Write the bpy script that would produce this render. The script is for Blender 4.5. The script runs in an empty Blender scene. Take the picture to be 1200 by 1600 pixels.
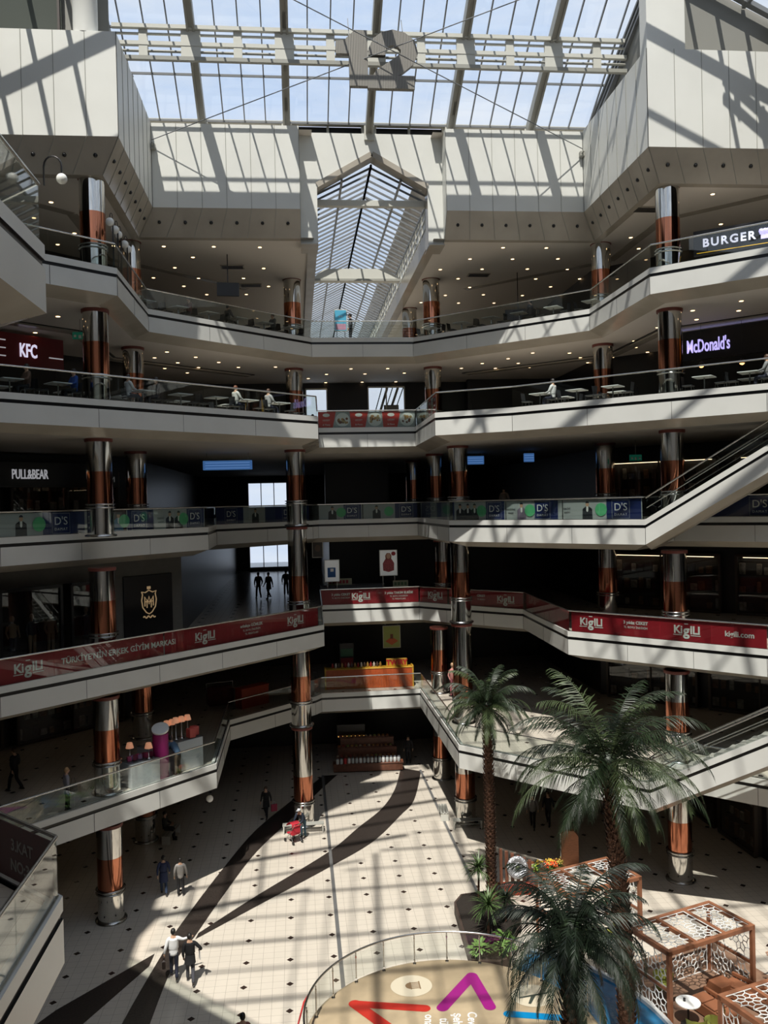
import bpy, bmesh, math, random
from mathutils import Vector, Matrix
C = bpy.context.scene.collection
S = bpy.context.scene
pi = math.pi
# ------------------------------------------------------------------ camera, sky, sun, exposure
HEAD = math.radians(5.8); PITCH = math.radians(-0.62); ROLL = math.radians(1.35)
EYE = Vector((0, 0, 16.7))
fw = Vector((math.sin(HEAD) * math.cos(PITCH), math.cos(HEAD) * math.cos(PITCH), math.sin(PITCH)))
rt = Vector((math.cos(HEAD), -math.sin(HEAD), 0)); up = rt.cross(fw)
rt2 = rt * math.cos(ROLL) - up * math.sin(ROLL)
up2 = rt * math.sin(ROLL) + up * math.cos(ROLL)
cd = bpy.data.cameras.new('camera'); cam = bpy.data.objects.new('camera', cd); C.objects.link(cam)
cd.sensor_fit = 'VERTICAL'; cd.sensor_height = 36; cd.lens = 36 * 1345 / 1600; cd.clip_start = .1; cd.clip_end = 600
cam.matrix_world = Matrix(((rt2.x, up2.x, -fw.x, EYE.x), (rt2.y, up2.y, -fw.y, EYE.y), (rt2.z, up2.z, -fw.z, EYE.z), (0, 0, 0, 1)))
S.camera = cam
S.view_settings.view_transform = 'Standard'; S.view_settings.look = 'None'; S.view_settings.gamma = 1
S.view_settings.exposure = 0.0
S.view_settings.use_curve_mapping = False
S.cycles.max_bounces = 8; S.cycles.transparent_max_bounces = 24; S.cycles.diffuse_bounces = 4; S.cycles.glossy_bounces = 4
S.cycles.caustics_reflective = False; S.cycles.caustics_refractive = False
S.cycles.sample_clamp_indirect = 4

W = bpy.data.worlds.new('sky'); S.world = W; W.use_nodes = True
wn = W.node_tree.nodes; wl = W.node_tree.links; wn.clear()
wo = wn.new('ShaderNodeOutputWorld'); wb = wn.new('ShaderNodeBackground'); wl.new(wb.outputs[0], wo.inputs[0])
tc = wn.new('ShaderNodeTexCoord'); mp = wn.new('ShaderNodeMapping'); mp.inputs['Scale'].default_value = (1.2, 1.2, 4.5)
nz = wn.new('ShaderNodeTexNoise'); nz.inputs['Scale'].default_value = 2.2; nz.inputs['Detail'].default_value = 8; nz.inputs['Roughness'].default_value = .6
rp = wn.new('ShaderNodeValToRGB')
rp.color_ramp.elements[0].position = .34; rp.color_ramp.elements[0].color = (.60, .73, .95, 1)
rp.color_ramp.elements[1].position = .60; rp.color_ramp.elements[1].color = (.86, .90, .97, 1)
wl.new(tc.outputs['Generated'], mp.inputs[0]); wl.new(mp.outputs[0], nz.inputs[0]); wl.new(nz.outputs[0], rp.inputs[0]); wl.new(rp.outputs[0], wb.inputs[0])
wb.inputs[1].default_value = 1.0
SUNDIR = Vector((.18, .55, -1)).normalized()
sd = bpy.data.lights.new('sun', 'SUN'); sd.energy = 6.4; sd.angle = math.radians(.53); sd.color = (1, .93, .83)
so = bpy.data.objects.new('sun', sd); C.objects.link(so); so.rotation_euler = SUNDIR.to_track_quat('-Z', 'Y').to_euler()
so.location = (0, -20, 80)

# ------------------------------------------------------------------ helpers
random.seed(7)
class MB:
    def __init__(s): s.v = []; s.f = []; s.m = []; s.sm = []; s.cm = 0; s.cs = False
    def face(s, pts):
        n = len(s.v); s.v += [tuple(p) for p in pts]; s.f.append(tuple(range(n, n + len(pts)))); s.m.append(s.cm); s.sm.append(s.cs)
    def idx(s, vs, fs):
        n = len(s.v); s.v += [tuple(p) for p in vs]
        for f in fs: s.f.append(tuple(n + i for i in f)); s.m.append(s.cm); s.sm.append(s.cs)
    def box(s, c, d, rz=0, bev=0):
        hx, hy, hz = d[0] / 2, d[1] / 2, d[2] / 2; ca, sa = math.cos(rz), math.sin(rz)
        if bev:
            b = min(bev, hx * .9, hy * .9, hz * .9); vs = []
            for z, i in ((-hz, b), (-hz + b, 0), (hz - b, 0), (hz, b)):
                for x, y in ((-hx + i, -hy + i), (hx - i, -hy + i), (hx - i, hy - i), (-hx + i, hy - i)): vs.append((x, y, z))
            fs = [(3, 2, 1, 0), (12, 13, 14, 15)]
            for k in range(3):
                for j in range(4): a = k * 4 + j; e = k * 4 + (j + 1) % 4; fs.append((a, e, e + 4, a + 4))
        else:
            vs = [(x, y, z) for z in (-hz, hz) for x, y in ((-hx, -hy), (hx, -hy), (hx, hy), (-hx, hy))]
            fs = [(3, 2, 1, 0), (4, 5, 6, 7), (0, 1, 5, 4), (1, 2, 6, 5), (2, 3, 7, 6), (3, 0, 4, 7)]
        s.idx([(c[0] + x * ca - y * sa, c[1] + x * sa + y * ca, c[2] + z) for x, y, z in vs], fs); return s
    def bar(s, a, b, w, h=None, upv=(0, 0, 1)):
        a = Vector(a); b = Vector(b); h = h or w; d = (b - a).normalized(); u_ = Vector(upv)
        if abs(d.dot(u_)) > .98: u_ = Vector((1, 0, 0))
        x = d.cross(u_).normalized() * w / 2; y = x.cross(d).normalized() * h / 2
        vs = [p + q for p in (a, b) for q in (-x - y, x - y, x + y, -x + y)]
        s.idx(vs, [(3, 2, 1, 0), (4, 5, 6, 7), (0, 1, 5, 4), (1, 2, 6, 5), (2, 3, 7, 6), (3, 0, 4, 7)]); return s
    def tube(s, pts, r, n=8, cap=True):
        o = s.cs; s.cs = True
        pts = [Vector(p) for p in pts]; rs = r if isinstance(r, (list, tuple)) else [r] * len(pts); vs = []; px = None
        for i, p in enumerate(pts):
            d = (pts[min(i + 1, len(pts) - 1)] - pts[max(i - 1, 0)]).normalized()
            if px is None: px = d.cross(Vector((0, 0, 1)) if abs(d.z) < .95 else Vector((1, 0, 0))).normalized()
            else: px = (px - d * px.dot(d)).normalized()
            py = d.cross(px)
            for k in range(n): a = 2 * pi * k / n; vs.append(p + (px * math.cos(a) + py * math.sin(a)) * rs[i])
        fs = [(i * n + k, i * n + (k + 1) % n, (i + 1) * n + (k + 1) % n, (i + 1) * n + k) for i in range(len(pts) - 1) for k in range(n)]
        s.idx(vs, fs); s.cs = False
        if cap: s.face(vs[:n][::-1]); s.face(vs[-n:])
        s.cs = o; return s
    def lathe(s, prof, c=(0, 0, 0), n=24, sx=1, sy=1):
        o = s.cs; s.cs = True; vs = []
        for r, z in prof:
            for k in range(n): a = 2 * pi * k / n; vs.append((c[0] + math.cos(a) * r * sx, c[1] + math.sin(a) * r * sy, c[2] + z))
        fs = [(i * n + k, i * n + (k + 1) % n, (i + 1) * n + (k + 1) % n, (i + 1) * n + k) for i in range(len(prof) - 1) for k in range(n)]
        s.idx(vs, fs); s.cs = False
        if prof[0][0] > 1e-3: s.face(vs[:n][::-1])
        if prof[-1][0] > 1e-3: s.face(vs[-n:])
        s.cs = o; return s
    def ball(s, c, r, n=12, sx=1, sy=1, sz=1):
        m = max(4, n // 2)
        return s.lathe([(max(1e-5, math.sin(pi * i / m)) * r, -math.cos(pi * i / m) * r * sz) for i in range(m + 1)], c, n, sx, sy)
    def prism(s, poly, z0, z1):
        n = len(poly)
        s.idx([(x, y, z0) for x, y in poly] + [(x, y, z1) for x, y in poly],
              [tuple(range(n - 1, -1, -1)), tuple(range(n, 2 * n))] + [(i, (i + 1) % n, n + (i + 1) % n, n + i) for i in range(n)]); return s
    def build(s, name, mats, parent=None, tri=False, **kw):
        me = bpy.data.meshes.new(name); me.from_pydata(s.v, [], s.f)
        if not isinstance(mats, (list, tuple)): mats = [mats]
        for m in mats: me.materials.append(m)
        me.polygons.foreach_set('material_index', s.m); me.polygons.foreach_set('use_smooth', s.sm)
        if tri:
            b = bmesh.new(); b.from_mesh(me); bmesh.ops.triangulate(b, faces=[f for f in b.faces if len(f.verts) > 4]); b.to_mesh(me); b.free()
        me.update(); o = bpy.data.objects.new(name, me); C.objects.link(o)
        if parent: o.parent = parent
        for k, v in kw.items(): o[k] = v
        return o
def tag(o, label, cat, group=None, kind=None):
    o['label'] = label; o['category'] = cat
    if group: o['group'] = group
    if kind: o['kind'] = kind
    return o
def thing(name, label, cat, loc=(0, 0, 0), rz=0, group=None):
    o = bpy.data.objects.new(name, None); C.objects.link(o); o.empty_display_size = .1
    o.location = loc; o.rotation_euler = (0, 0, rz); return tag(o, label, cat, group)
def kids(o): return [c for c in C.objects if c.parent == o]
def dup(o, loc=None, rz=None, label=None, group=None, scale=None):
    def cp(a, par):
        c = a.copy(); C.objects.link(c); c.parent = par
        for ch in TREE.get(a.name, ()): cp(ch, c)
        return c
    if o.name not in TREE: index_tree(o)
    r = cp(o, None)
    if loc is not None: r.location = loc
    if rz is not None: r.rotation_euler = (0, 0, rz)
    if scale: r.scale = (scale,) * 3
    if label: r['label'] = label
    if group: r['group'] = group
    return r
TREE = {}
def index_tree(o):
    ks = list(o.children); TREE[o.name] = ks
    for k in ks: index_tree(k)
def struct(o): o['kind'] = 'structure'; return o

MATS = {}
def mat(name, col, rough=.5, metal=0, spec=.5, emit=None, es=0, bump=0, bscale=20, var=0, vscale=3, stretch=None, coat=0, trans=0, bdist=.1):
    if name in MATS: return MATS[name]
    m = bpy.data.materials.new(name); m.use_nodes = True; nt = m.node_tree; b = nt.nodes['Principled BSDF']
    b.inputs['Base Color'].default_value = (*col, 1); b.inputs['Roughness'].default_value = rough; b.inputs['Metallic'].default_value = metal
    b.inputs['Specular IOR Level'].default_value = spec
    if coat: b.inputs['Coat Weight'].default_value = coat; b.inputs['Coat Roughness'].default_value = .05
    if trans: b.inputs['Transmission Weight'].default_value = trans
    if emit: b.inputs['Emission Color'].default_value = (*emit, 1); b.inputs['Emission Strength'].default_value = es
    if bump or var:
        t = nt.nodes.new('ShaderNodeTexCoord'); mpn = nt.nodes.new('ShaderNodeMapping'); nt.links.new(t.outputs['Object'], mpn.inputs[0])
        if stretch: mpn.inputs['Scale'].default_value = stretch
    if var:
        n = nt.nodes.new('ShaderNodeTexNoise'); n.inputs['Scale'].default_value = vscale; n.inputs['Detail'].default_value = 5
        r = nt.nodes.new('ShaderNodeValToRGB'); nt.links.new(mpn.outputs[0], n.inputs[0]); nt.links.new(n.outputs[0], r.inputs[0])
        r.color_ramp.elements[0].position = .3; r.color_ramp.elements[1].position = .7
        r.color_ramp.elements[0].color = (*[c * (1 - var) for c in col], 1); r.color_ramp.elements[1].color = (*[min(1, c * (1 + var * .6)) for c in col], 1)
        nt.links.new(r.outputs[0], b.inputs['Base Color'])
    if bump:
        n = nt.nodes.new('ShaderNodeTexNoise'); n.inputs['Scale'].default_value = bscale; n.inputs['Detail'].default_value = 3
        bp = nt.nodes.new('ShaderNodeBump'); bp.inputs['Strength'].default_value = bump; nt.links.new(mpn.outputs[0], n.inputs[0])
        bp.inputs['Distance'].default_value = bdist
        nt.links.new(n.outputs[0], bp.inputs['Height']); nt.links.new(bp.outputs[0], b.inputs['Normal'])
    MATS[name] = m; return m
def glass(name, tint, refl=.5, rough=0.0):
    m = bpy.data.materials.new(name); m.use_nodes = True; nt = m.node_tree; nt.nodes.clear(); N = nt.nodes.new; L = nt.links.new
    o = N('ShaderNodeOutputMaterial'); mx = N('ShaderNodeMixShader'); t = N('ShaderNodeBsdfTransparent'); g = N('ShaderNodeBsdfGlossy')
    lw = N('ShaderNodeLayerWeight'); lw.inputs[0].default_value = .25; mu = N('ShaderNodeMath'); mu.operation = 'MULTIPLY_ADD'
    mu.inputs[1].default_value = refl; mu.inputs[2].default_value = .03; mu.use_clamp = True
    t.inputs[0].default_value = (*tint, 1); g.inputs[1].default_value = rough
    L(lw.outputs[1], mu.inputs[0]); L(mu.outputs[0], mx.inputs[0]); L(t.outputs[0], mx.inputs[1]); L(g.outputs[0], mx.inputs[2]); L(mx.outputs[0], o.inputs[0])
    MATS[name] = m; return m

M_white = mat('white_panel', (.62, .625, .60), .28, var=.06, vscale=.6)
M_bulk = mat('bulkhead_panel', (.68, .685, .65), .42, var=.05, vscale=.5)
M_black = mat('black_line', (.008, .008, .009), .3)
M_beige = mat('beige_soffit', (.40, .365, .31), .2, var=.12, vscale=.7)
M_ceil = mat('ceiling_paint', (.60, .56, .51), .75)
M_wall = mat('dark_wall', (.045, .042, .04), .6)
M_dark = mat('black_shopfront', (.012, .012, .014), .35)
M_taupe = mat('taupe_stone', (.16, .15, .13), .5, var=.1)
M_steel = mat('painted_steel', (.30, .30, .27), .5)
M_steell = mat('pale_steel', (.55, .55, .50), .5)
M_mull = mat('mullion_grey', (.17, .18, .19), .45)
M_chrome = mat('mirror_chrome', (.66, .65, .62), .08, 1, bump=.22, bscale=2.6, stretch=(2.4, 2.4, .05), bdist=.006)
M_copper = mat('mirror_copper', (.52, .20, .115), .1, 1, bump=.22, bscale=2.6, stretch=(2.4, 2.4, .05), bdist=.006)
M_ring = mat('ring_steel', (.45, .45, .44), .2, 1)
M_cap = mat('red_brown_cap', (.16, .04, .03), .5)
M_rail = mat('handrail_steel', (.62, .62, .60), .22, 1)
M_glass = glass('balcony_glass', (.90, .935, .92), .38)
M_roofglass = glass('roof_glass', (.93, .96, .98), .25)
M_shopglass = glass('shop_glass', (.78, .80, .80), .4)
M_lamp = mat('downlight_glow', (1, .8, .5), emit=(1, .66, .34), es=4.2)
M_lampring = mat('downlight_ring', (.5, .48, .45), .4)
M_red = mat('banner_red', (.30, .012, .022), .45)
M_bwhite = mat('print_white', (.75, .74, .72), .5)
M_navy = mat('print_navy', (.012, .022, .10), .4)
M_lgrey = mat('print_light_grey', (.36, .38, .38), .45)
M_suit = mat('print_dark_suit', (.012, .014, .02), .5)
M_skin = mat('skin', (.50, .30, .20), .55)
M_green = mat('print_mint_green', (.10, .45, .20), .5)
M_wood = mat('orange_wood', (.36, .13, .05), .45, var=.25, vscale=6, stretch=(1, 1, 6))
M_dwood = mat('brown_wood', (.15, .055, .03), .5, var=.3, vscale=5)
M_lat = mat('white_lattice', (.80, .81, .80), .4)
M_trunk = mat('palm_bark', (.12, .055, .03), .85, var=.5, vscale=9, bump=.6, bscale=25)
M_frond = mat('palm_leaf', (.016, .030, .011), .5, var=.45, vscale=4)
M_frond2 = mat('palm_leaf_light', (.06, .085, .035), .5, var=.3, vscale=4)
M_leaf = mat('shrub_leaf', (.14, .26, .06), .5, var=.4, vscale=8)
M_soil = mat('planter_stone', (.07, .045, .035), .7, var=.3)
M_blue = mat('pool_blue', (.015, .13, .27), .15, var=.5, vscale=1.4, bump=.2, bscale=4)

# tiled floor: pale tiles, fine joints, small dark diamonds every 1.6 m
def tile_mat(name, base, dark, spread=.05, rough=.22):
    m = bpy.data.materials.new(name); m.use_nodes = True; nt = m.node_tree; b = nt.nodes['Principled BSDF']; N = nt.nodes.new; L = nt.links.new
    g = N('ShaderNodeNewGeometry'); sp = N('ShaderNodeSeparateXYZ'); L(g.outputs['Position'], sp.inputs[0])
    def mth(op, a, bb=None, c=None):
        n = N('ShaderNodeMath'); n.operation = op
        for i, q in enumerate((a, bb, c)):
            if q is None: continue
            if isinstance(q, (int, float)): n.inputs[i].default_value = q
            else: L(q, n.inputs[i])
        return n.outputs[0]
    def cell(x, o, p):
        f = mth('FRACT', mth('MULTIPLY_ADD', x, 1 / p, .5 - o / p)); return mth('MULTIPLY', mth('ABSOLUTE', mth('SUBTRACT', f, .5)), p)
    dx, dy = cell(sp.outputs[0], 4.17, 1.6), cell(sp.outputs[1], 36.5, 1.61)
    dia = mth('LESS_THAN', mth('ADD', dx, dy), .135)
    jx, jy = cell(sp.outputs[0], 3.97, .4), cell(sp.outputs[1], 36.3, .4025)
    joint = mth('LESS_THAN', mth('MINIMUM', jx, jy), .007)
    n = N('ShaderNodeTexNoise'); n.inputs['Scale'].default_value = .8; n.inputs['Detail'].default_value = 6; L(g.outputs['Position'], n.inputs[0])
    r = N('ShaderNodeValToRGB'); L(n.outputs[0], r.inputs[0]); r.color_ramp.elements[0].position = .35; r.color_ramp.elements[1].position = .65
    r.color_ramp.elements[0].color = (*[c * (1 - spread) for c in base], 1); r.color_ramp.elements[1].color = (*base, 1)
    m1 = N('ShaderNodeMixRGB'); L(joint, m1.inputs[0]); L(r.outputs[0], m1.inputs[1]); m1.inputs[2].default_value = (*[c * .62 for c in base], 1)
    m2 = N('ShaderNodeMixRGB'); L(dia, m2.inputs[0]); L(m1.outputs[0], m2.inputs[1]); m2.inputs[2].default_value = (*dark, 1)
    L(m2.outputs[0], b.inputs['Base Color']); b.inputs['Roughness'].default_value = rough; MATS[name] = m; return m
M_tile = tile_mat('tile_floor', (.60, .545, .47), (.035, .022, .018))
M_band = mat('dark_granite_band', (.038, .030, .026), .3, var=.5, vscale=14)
M_drain = mat('grey_drain_strip', (.13, .13, .13), .4)

def offset(path, d, closed=False):
    """offset a plan path to its left (into the slab) by d, mitred"""
    P = [Vector(p[:2]) for p in path]; out = []; n = len(P)
    for i in range(n):
        a = P[i - 1] if (i > 0 or closed) else None; c = P[(i + 1) % n] if (i < n - 1 or closed) else None
        d1 = (P[i] - a).normalized() if a is not None else None; d2 = (c - P[i]).normalized() if c is not None else None
        if d1 is None: d1 = d2
        if d2 is None: d2 = d1
        n1 = Vector((-d1.y, d1.x)); n2 = Vector((-d2.y, d2.x)); m = (n1 + n2)
        m = m / max(.35, m.dot(n1)) if m.length > 1e-5 else n1
        out.append((P[i].x + m.x * d, P[i].y + m.y * d))
    return out
def sweep(mb, path, prof, z, zs=None):
    rows = [offset(path, d) for d, _ in prof]; zs = zs or [0] * len(path)
    for i in range(len(path) - 1):
        for k in range(len(prof) - 1):
            a, b = rows[k], rows[k + 1]
            mb.face([(*a[i], z + zs[i] + prof[k][1]), (*b[i], z + zs[i] + prof[k + 1][1]), (*b[i + 1], z + zs[i + 1] + prof[k + 1][1]), (*a[i + 1], z + zs[i + 1] + prof[k][1])])
    return mb
ALLTEXT = []
def text_mesh(body, size, material, ex=.004, bold=0.0, name='lettering', spacing=1.0, align='CENTER'):
    cu = bpy.data.curves.new('t', 'FONT'); cu.body = body; cu.size = size; cu.extrude = ex; cu.offset = bold; cu.align_x = align; cu.align_y = 'CENTER'; cu.space_character = spacing; cu.resolution_u = 3
    o = bpy.data.objects.new('t', cu); C.objects.link(o); bpy.context.view_layer.update()
    me = bpy.data.meshes.new_from_object(o.evaluated_get(bpy.context.evaluated_depsgraph_get())); bpy.data.objects.remove(o)
    me.materials.clear(); me.materials.append(material)
    r = bpy.data.objects.new(name, me); C.objects.link(r); me.name = name; return r
def face_matrix(p, dirv, nrm=None):
    x = Vector(dirv).normalized(); y = Vector((0, 0, 1)); y = (y - x * y.dot(x)).normalized(); z = x.cross(y)
    return Matrix(((x.x, y.x, z.x, p[0]), (x.y, y.y, z.y, p[1]), (x.z, y.z, z.z, p[2]), (0, 0, 0, 1)))
# ------------------------------------------------------------------ structure
FZ = {1: 5.2, 2: 10.4, 3: 15.6, 4: 20.8, 5: 26.0}
EDGE = {
 1: [(-26, 15.2), (-10.2, 31.9), (-3.8, 38.6), (-3.8, 46.3), (.84, 51.0), (1.23, 51.65), (7.2, 51.75), (7.25, 39.5), (13.65, 32.75), (15.75, 34.95), (32, 18.7)],
 2: [(-26, 15.0), (-10.55, 31.5), (1.26, 44.1), (1.39, 52.5), (7.37, 52.5), (8.81, 50.9), (12.5, 47.2), (12.4, 38.9), (18.4, 32.33), (30, 19.7)],
 3: [(-26, 15.6), (-11.1, 33.6), (-4.25, 42.1), (-4.3, 47.0), (.95, 51.8), (1.3, 52.4), (7.4, 52.4), (7.72, 43.4), (14.8, 35.45), (17.1, 37.7), (32, 22.7)],
 4: [(-26, 17.6), (-10.3, 31.45), (1.13, 41.5), (1.33, 47.9), (6.75, 48.05), (6.65, 40.5), (9.93, 38.68), (18.0, 31.3), (31, 19.4)],
 5: [(-26, 17.7), (-8.83, 32.87), (-6.76, 34.64), (-6.74, 41.68), (1.08, 48.95), (6.88, 49.0), (14.76, 41.75), (14.73, 34.31), (18.16, 31.3), (31, 19.9)],
}
LVL = {0: 'ground floor', 1: 'plain glass balcony', 2: 'red banner balcony', 3: 'navy banner balcony', 4: 'lower food court', 5: 'upper food court'}
M_ceil_dark = mat('ceiling_shade_dark', (.16, .15, .14), .6); M_ceil4 = mat('ceiling_shade_mid', (.34, .32, .29), .7)  # lower ceilings coloured darker to deepen the shade under the balconies
HL = CURB = [(.24, .12), (0, .12), (0, -.12)]
P_BLACK = [(0, -.12), (.04, -.12), (.04, -.25), (0, -.25)]
P_FACE = [(0, -.25), (0, -.96)]
P_SOFF = [(0, -.96), (.8, -1.25)]
def poly_obj(name, pts, z, m, flip=False):
    b = bmesh.new(); vs = [b.verts.new((x, y, z)) for x, y in pts]; f = b.faces.new(vs if not flip else vs[::-1]); f.normal_update()
    bmesh.ops.triangulate(b, faces=[f]); me = bpy.data.meshes.new(name); b.to_mesh(me); b.free(); me.materials.append(m)
    o = bpy.data.objects.new(name, me); C.objects.link(o); return struct(o)
poly_obj('floor', [(-40, -12), (48, -12), (48, 98), (-40, 98)], 0, M_tile)
def strip(L_, R_, name, z=.006, m=None):
    b = MB(); n = len(L_)
    b.idx([(x, y, z) for x, y in L_] + [(x, y, z) for x, y in R_], [(i, n + i, n + i + 1, i + 1) for i in range(n - 1)])
    return struct(b.build(name, m or M_band))
def resample(P, n):
    d = [0]
    for a, b in zip(P, P[1:]): d.append(d[-1] + math.dist(a, b))
    out = []
    for k in range(n):
        t = d[-1] * k / (n - 1); i = max(j for j in range(len(d)) if d[j] <= t + 1e-9); i = min(i, len(P) - 2)
        u = (t - d[i]) / (d[i + 1] - d[i]); p0 = P[max(i - 1, 0)]; p1 = P[i]; p2 = P[i + 1]; p3 = P[min(i + 2, len(P) - 1)]
        out.append(tuple(.5 * (2 * p1[c] + (p2[c] - p0[c]) * u + (2 * p0[c] - 5 * p1[c] + 4 * p2[c] - p3[c]) * u * u + (3 * p1[c] - p0[c] - 3 * p2[c] + p3[c]) * u ** 3) for c in (0, 1)))
    return out
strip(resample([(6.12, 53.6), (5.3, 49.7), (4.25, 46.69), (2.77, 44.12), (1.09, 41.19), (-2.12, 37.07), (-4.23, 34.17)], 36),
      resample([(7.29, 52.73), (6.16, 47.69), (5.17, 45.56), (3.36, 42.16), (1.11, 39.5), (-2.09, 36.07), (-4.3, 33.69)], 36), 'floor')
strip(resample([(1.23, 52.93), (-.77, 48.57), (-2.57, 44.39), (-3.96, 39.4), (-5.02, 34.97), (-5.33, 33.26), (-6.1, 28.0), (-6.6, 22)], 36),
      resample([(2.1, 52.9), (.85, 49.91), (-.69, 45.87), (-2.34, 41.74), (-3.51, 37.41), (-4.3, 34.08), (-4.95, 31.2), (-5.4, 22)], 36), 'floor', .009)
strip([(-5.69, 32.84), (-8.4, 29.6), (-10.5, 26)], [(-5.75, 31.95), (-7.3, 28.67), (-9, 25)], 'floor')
strip([(1.13, 53), (1.13, 22)], [(1.28, 53), (1.28, 22)], 'trim_1', .012, M_drain)
strip([(7.2, 53), (7.2, 22)], [(7.34, 53), (7.34, 22)], 'trim_2', .012, M_drain)

def seam_lines(path, prof, z, spacing=3.4):
    b = MB(); o1 = offset(path, -.004)
    for i in range(len(path) - 1):
        a = Vector(o1[i]); c = Vector(o1[i + 1]); L = (c - a).length; n = max(1, round(L / spacing)); d = (c - a) / L
        for k in range(n + 1):
            p = a + d * L * k / n
            b.bar((p.x, p.y, z + prof[0]), (p.x, p.y, z + prof[1]), .014)
    return b
def slab(k, path, outer, ceil_m=M_ceil, zz=None):
    z = FZ[k] if zz is None else zz
    struct(sweep(MB(), path, CURB + [], z).build('wall_balcony_curb', M_white))
    struct(sweep(MB(), path, P_BLACK, z).build('trim_%d' % (k + 10), M_black))
    struct(sweep(MB(), path, P_FACE, z).build('wall_balcony_face', M_white))
    struct(sweep(MB(), path, P_SOFF, z).build('wall_balcony_soffit', M_beige))
    struct(seam_lines(path, (-.25, -.96), z).build('trim_%d' % (k + 20), M_drain))
    inn = offset(path, .24)
    poly_obj('floor', inn + outer, z, M_tile)
    struct(sweep(MB(), path, [(.24, .12), (.24, 0)], z).build('wall_balcony_kerb', M_white))
    cl = offset(path, .8)
    poly_obj('ceiling', cl + outer, z - 1.25, ceil_m, True)
for k, e in EDGE.items():
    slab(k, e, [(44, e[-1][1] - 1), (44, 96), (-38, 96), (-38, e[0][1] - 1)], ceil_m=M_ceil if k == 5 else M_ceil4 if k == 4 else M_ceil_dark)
# near balconies on the left, lower food court level and red banner level
NEAR = [(-3.88, 2.0), (-3.88, 14.2), (-13, 23.3)]
NEAR = NEAR[::-1]
def near_slab(k, path):
    z = FZ[k]; path = path[::-1]           # run so that the slab lies on the left of the path
    o = [(-20, path[-1][1]), (-20, path[0][1])]
    struct(sweep(MB(), path, CURB, z).build('wall_near_curb', M_white)); struct(sweep(MB(), path, P_BLACK, z).build('trim_%d' % (k + 30), M_black))
    struct(sweep(MB(), path, P_FACE, z).build('wall_near_face', M_white)); struct(sweep(MB(), path, P_SOFF, z).build('wall_near_soffit', M_beige))
    poly_obj('floor', offset(path, .24) + o, z, M_tile); poly_obj('ceiling', offset(path, .8) + o, z - 1.25, M_ceil, True)
near_slab(4, NEAR); near_slab(2, NEAR)

# coffers: beige bars, with dark strips painted in for shaded recesses, on the food court ceilings, running parallel to the balcony edges
for k in (4, 5):
    zc = (FZ[k + 1] - 1.25) if k == 4 else 30.1
    for sgn, base in ((-1, -8.2), (1, 16.4)):
        pth = [(base + sgn * 16, 26), (base + sgn * 1.5, 40.0), (base + sgn * 1.5, 47), (base - sgn * 5.5, 53.5)]
        b = MB()
        for p, q in zip(pth, pth[1:]): b.bar((*p, zc - .06), (*q, zc - .06), .5, .12)
        struct(b.build('trim_%d' % (40 + k), M_beige))
        b = MB()
        for p, q in zip(pth, pth[1:]): b.bar((p[0] - sgn * .3, p[1], zc - .02), (q[0] - sgn * .3, q[1], zc - .02), .16, .05)
        struct(b.build('trim_%d' % (44 + k), M_dark))

# ---- railings: one per straight run
def at(path, i, t, d, z):
    o = offset(path, d); a = Vector(o[i]); b = Vector(o[i + 1]); p = a + (b - a) * t; return (p.x, p.y, z)
WHERE = {1: ['left wing', 'left wing', 'left return', 'run behind the tall column', 'small corner piece', 'run before the orange counter', 'long right run by the palm', 'sunny diagonal above the palms', 'end of the escalator landing', 'right wing behind the escalator'],
 2: ['left wing', 'left wing', 'left return', 'middle run', 'short angled run right of the middle', 'angled run behind the tall column', 'right return', 'right wing', 'far right'],
 3: ['left wing', 'left wing', 'left return', 'slanting run behind the tall column', 'small corner piece', 'middle run', 'right return', 'right wing', 'escalator landing end', 'far right behind the escalator'],
 4: ['left wing', 'left wing', 'left return', 'middle run', 'right return', 'short angled run', 'right wing', 'far right'],
 5: ['far left', 'left wing before the globe lamps', 'run beside the globe lamps', 'left diagonal', 'middle run', 'right diagonal', 'right return', 'right wing', 'far right']}
GLASS_H = 1.0
def railing(k, path, i, z, where, label=None):
    o = offset(path, .07); a = Vector(o[i]); b = Vector(o[i + 1]); L = (b - a).length; d = (b - a) / L
    t = thing('glass_railing', label or f'glass railing, {LVL[k]}, {where}', 'railing', (a.x, a.y, z), math.atan2(d.y, d.x))
    n = max(1, round(L / 2.2)); w = L / n
    g = MB()
    for j in range(n): g.box((w * (j + .5), 0, .12 + GLASS_H / 2 - .03), (w - .02, .014, GLASS_H - .06))
    g.build('glass_panel', M_glass, t)
    h = MB(); h.tube([(0, 0, 1.08), (L, 0, 1.08)], .033, 8); h.build('handrail', M_rail, t)
    ft = MB(); ft.box((L / 2, 0, .13), (L, .05, .03)); ft.build('base_channel', M_rail, t)
    return t
for k, e in EDGE.items():
    for i in range(1, len(e) - 1):
        railing(k, e, i, FZ[k], WHERE[k][i])
for k in EDGE:   # the runs that carry on past the frame at the left
    railing(k, EDGE[k], 0, FZ[k], 'outermost left end' )
pn = NEAR[::-1]
for k in (2, 4):
    z = FZ[k]
    w = 'closest corner' if k == 2 else 'closest corner'
    railing(k, pn, 0, z, w); railing(k, pn, 1, z, w + ', angled far side')

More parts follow.
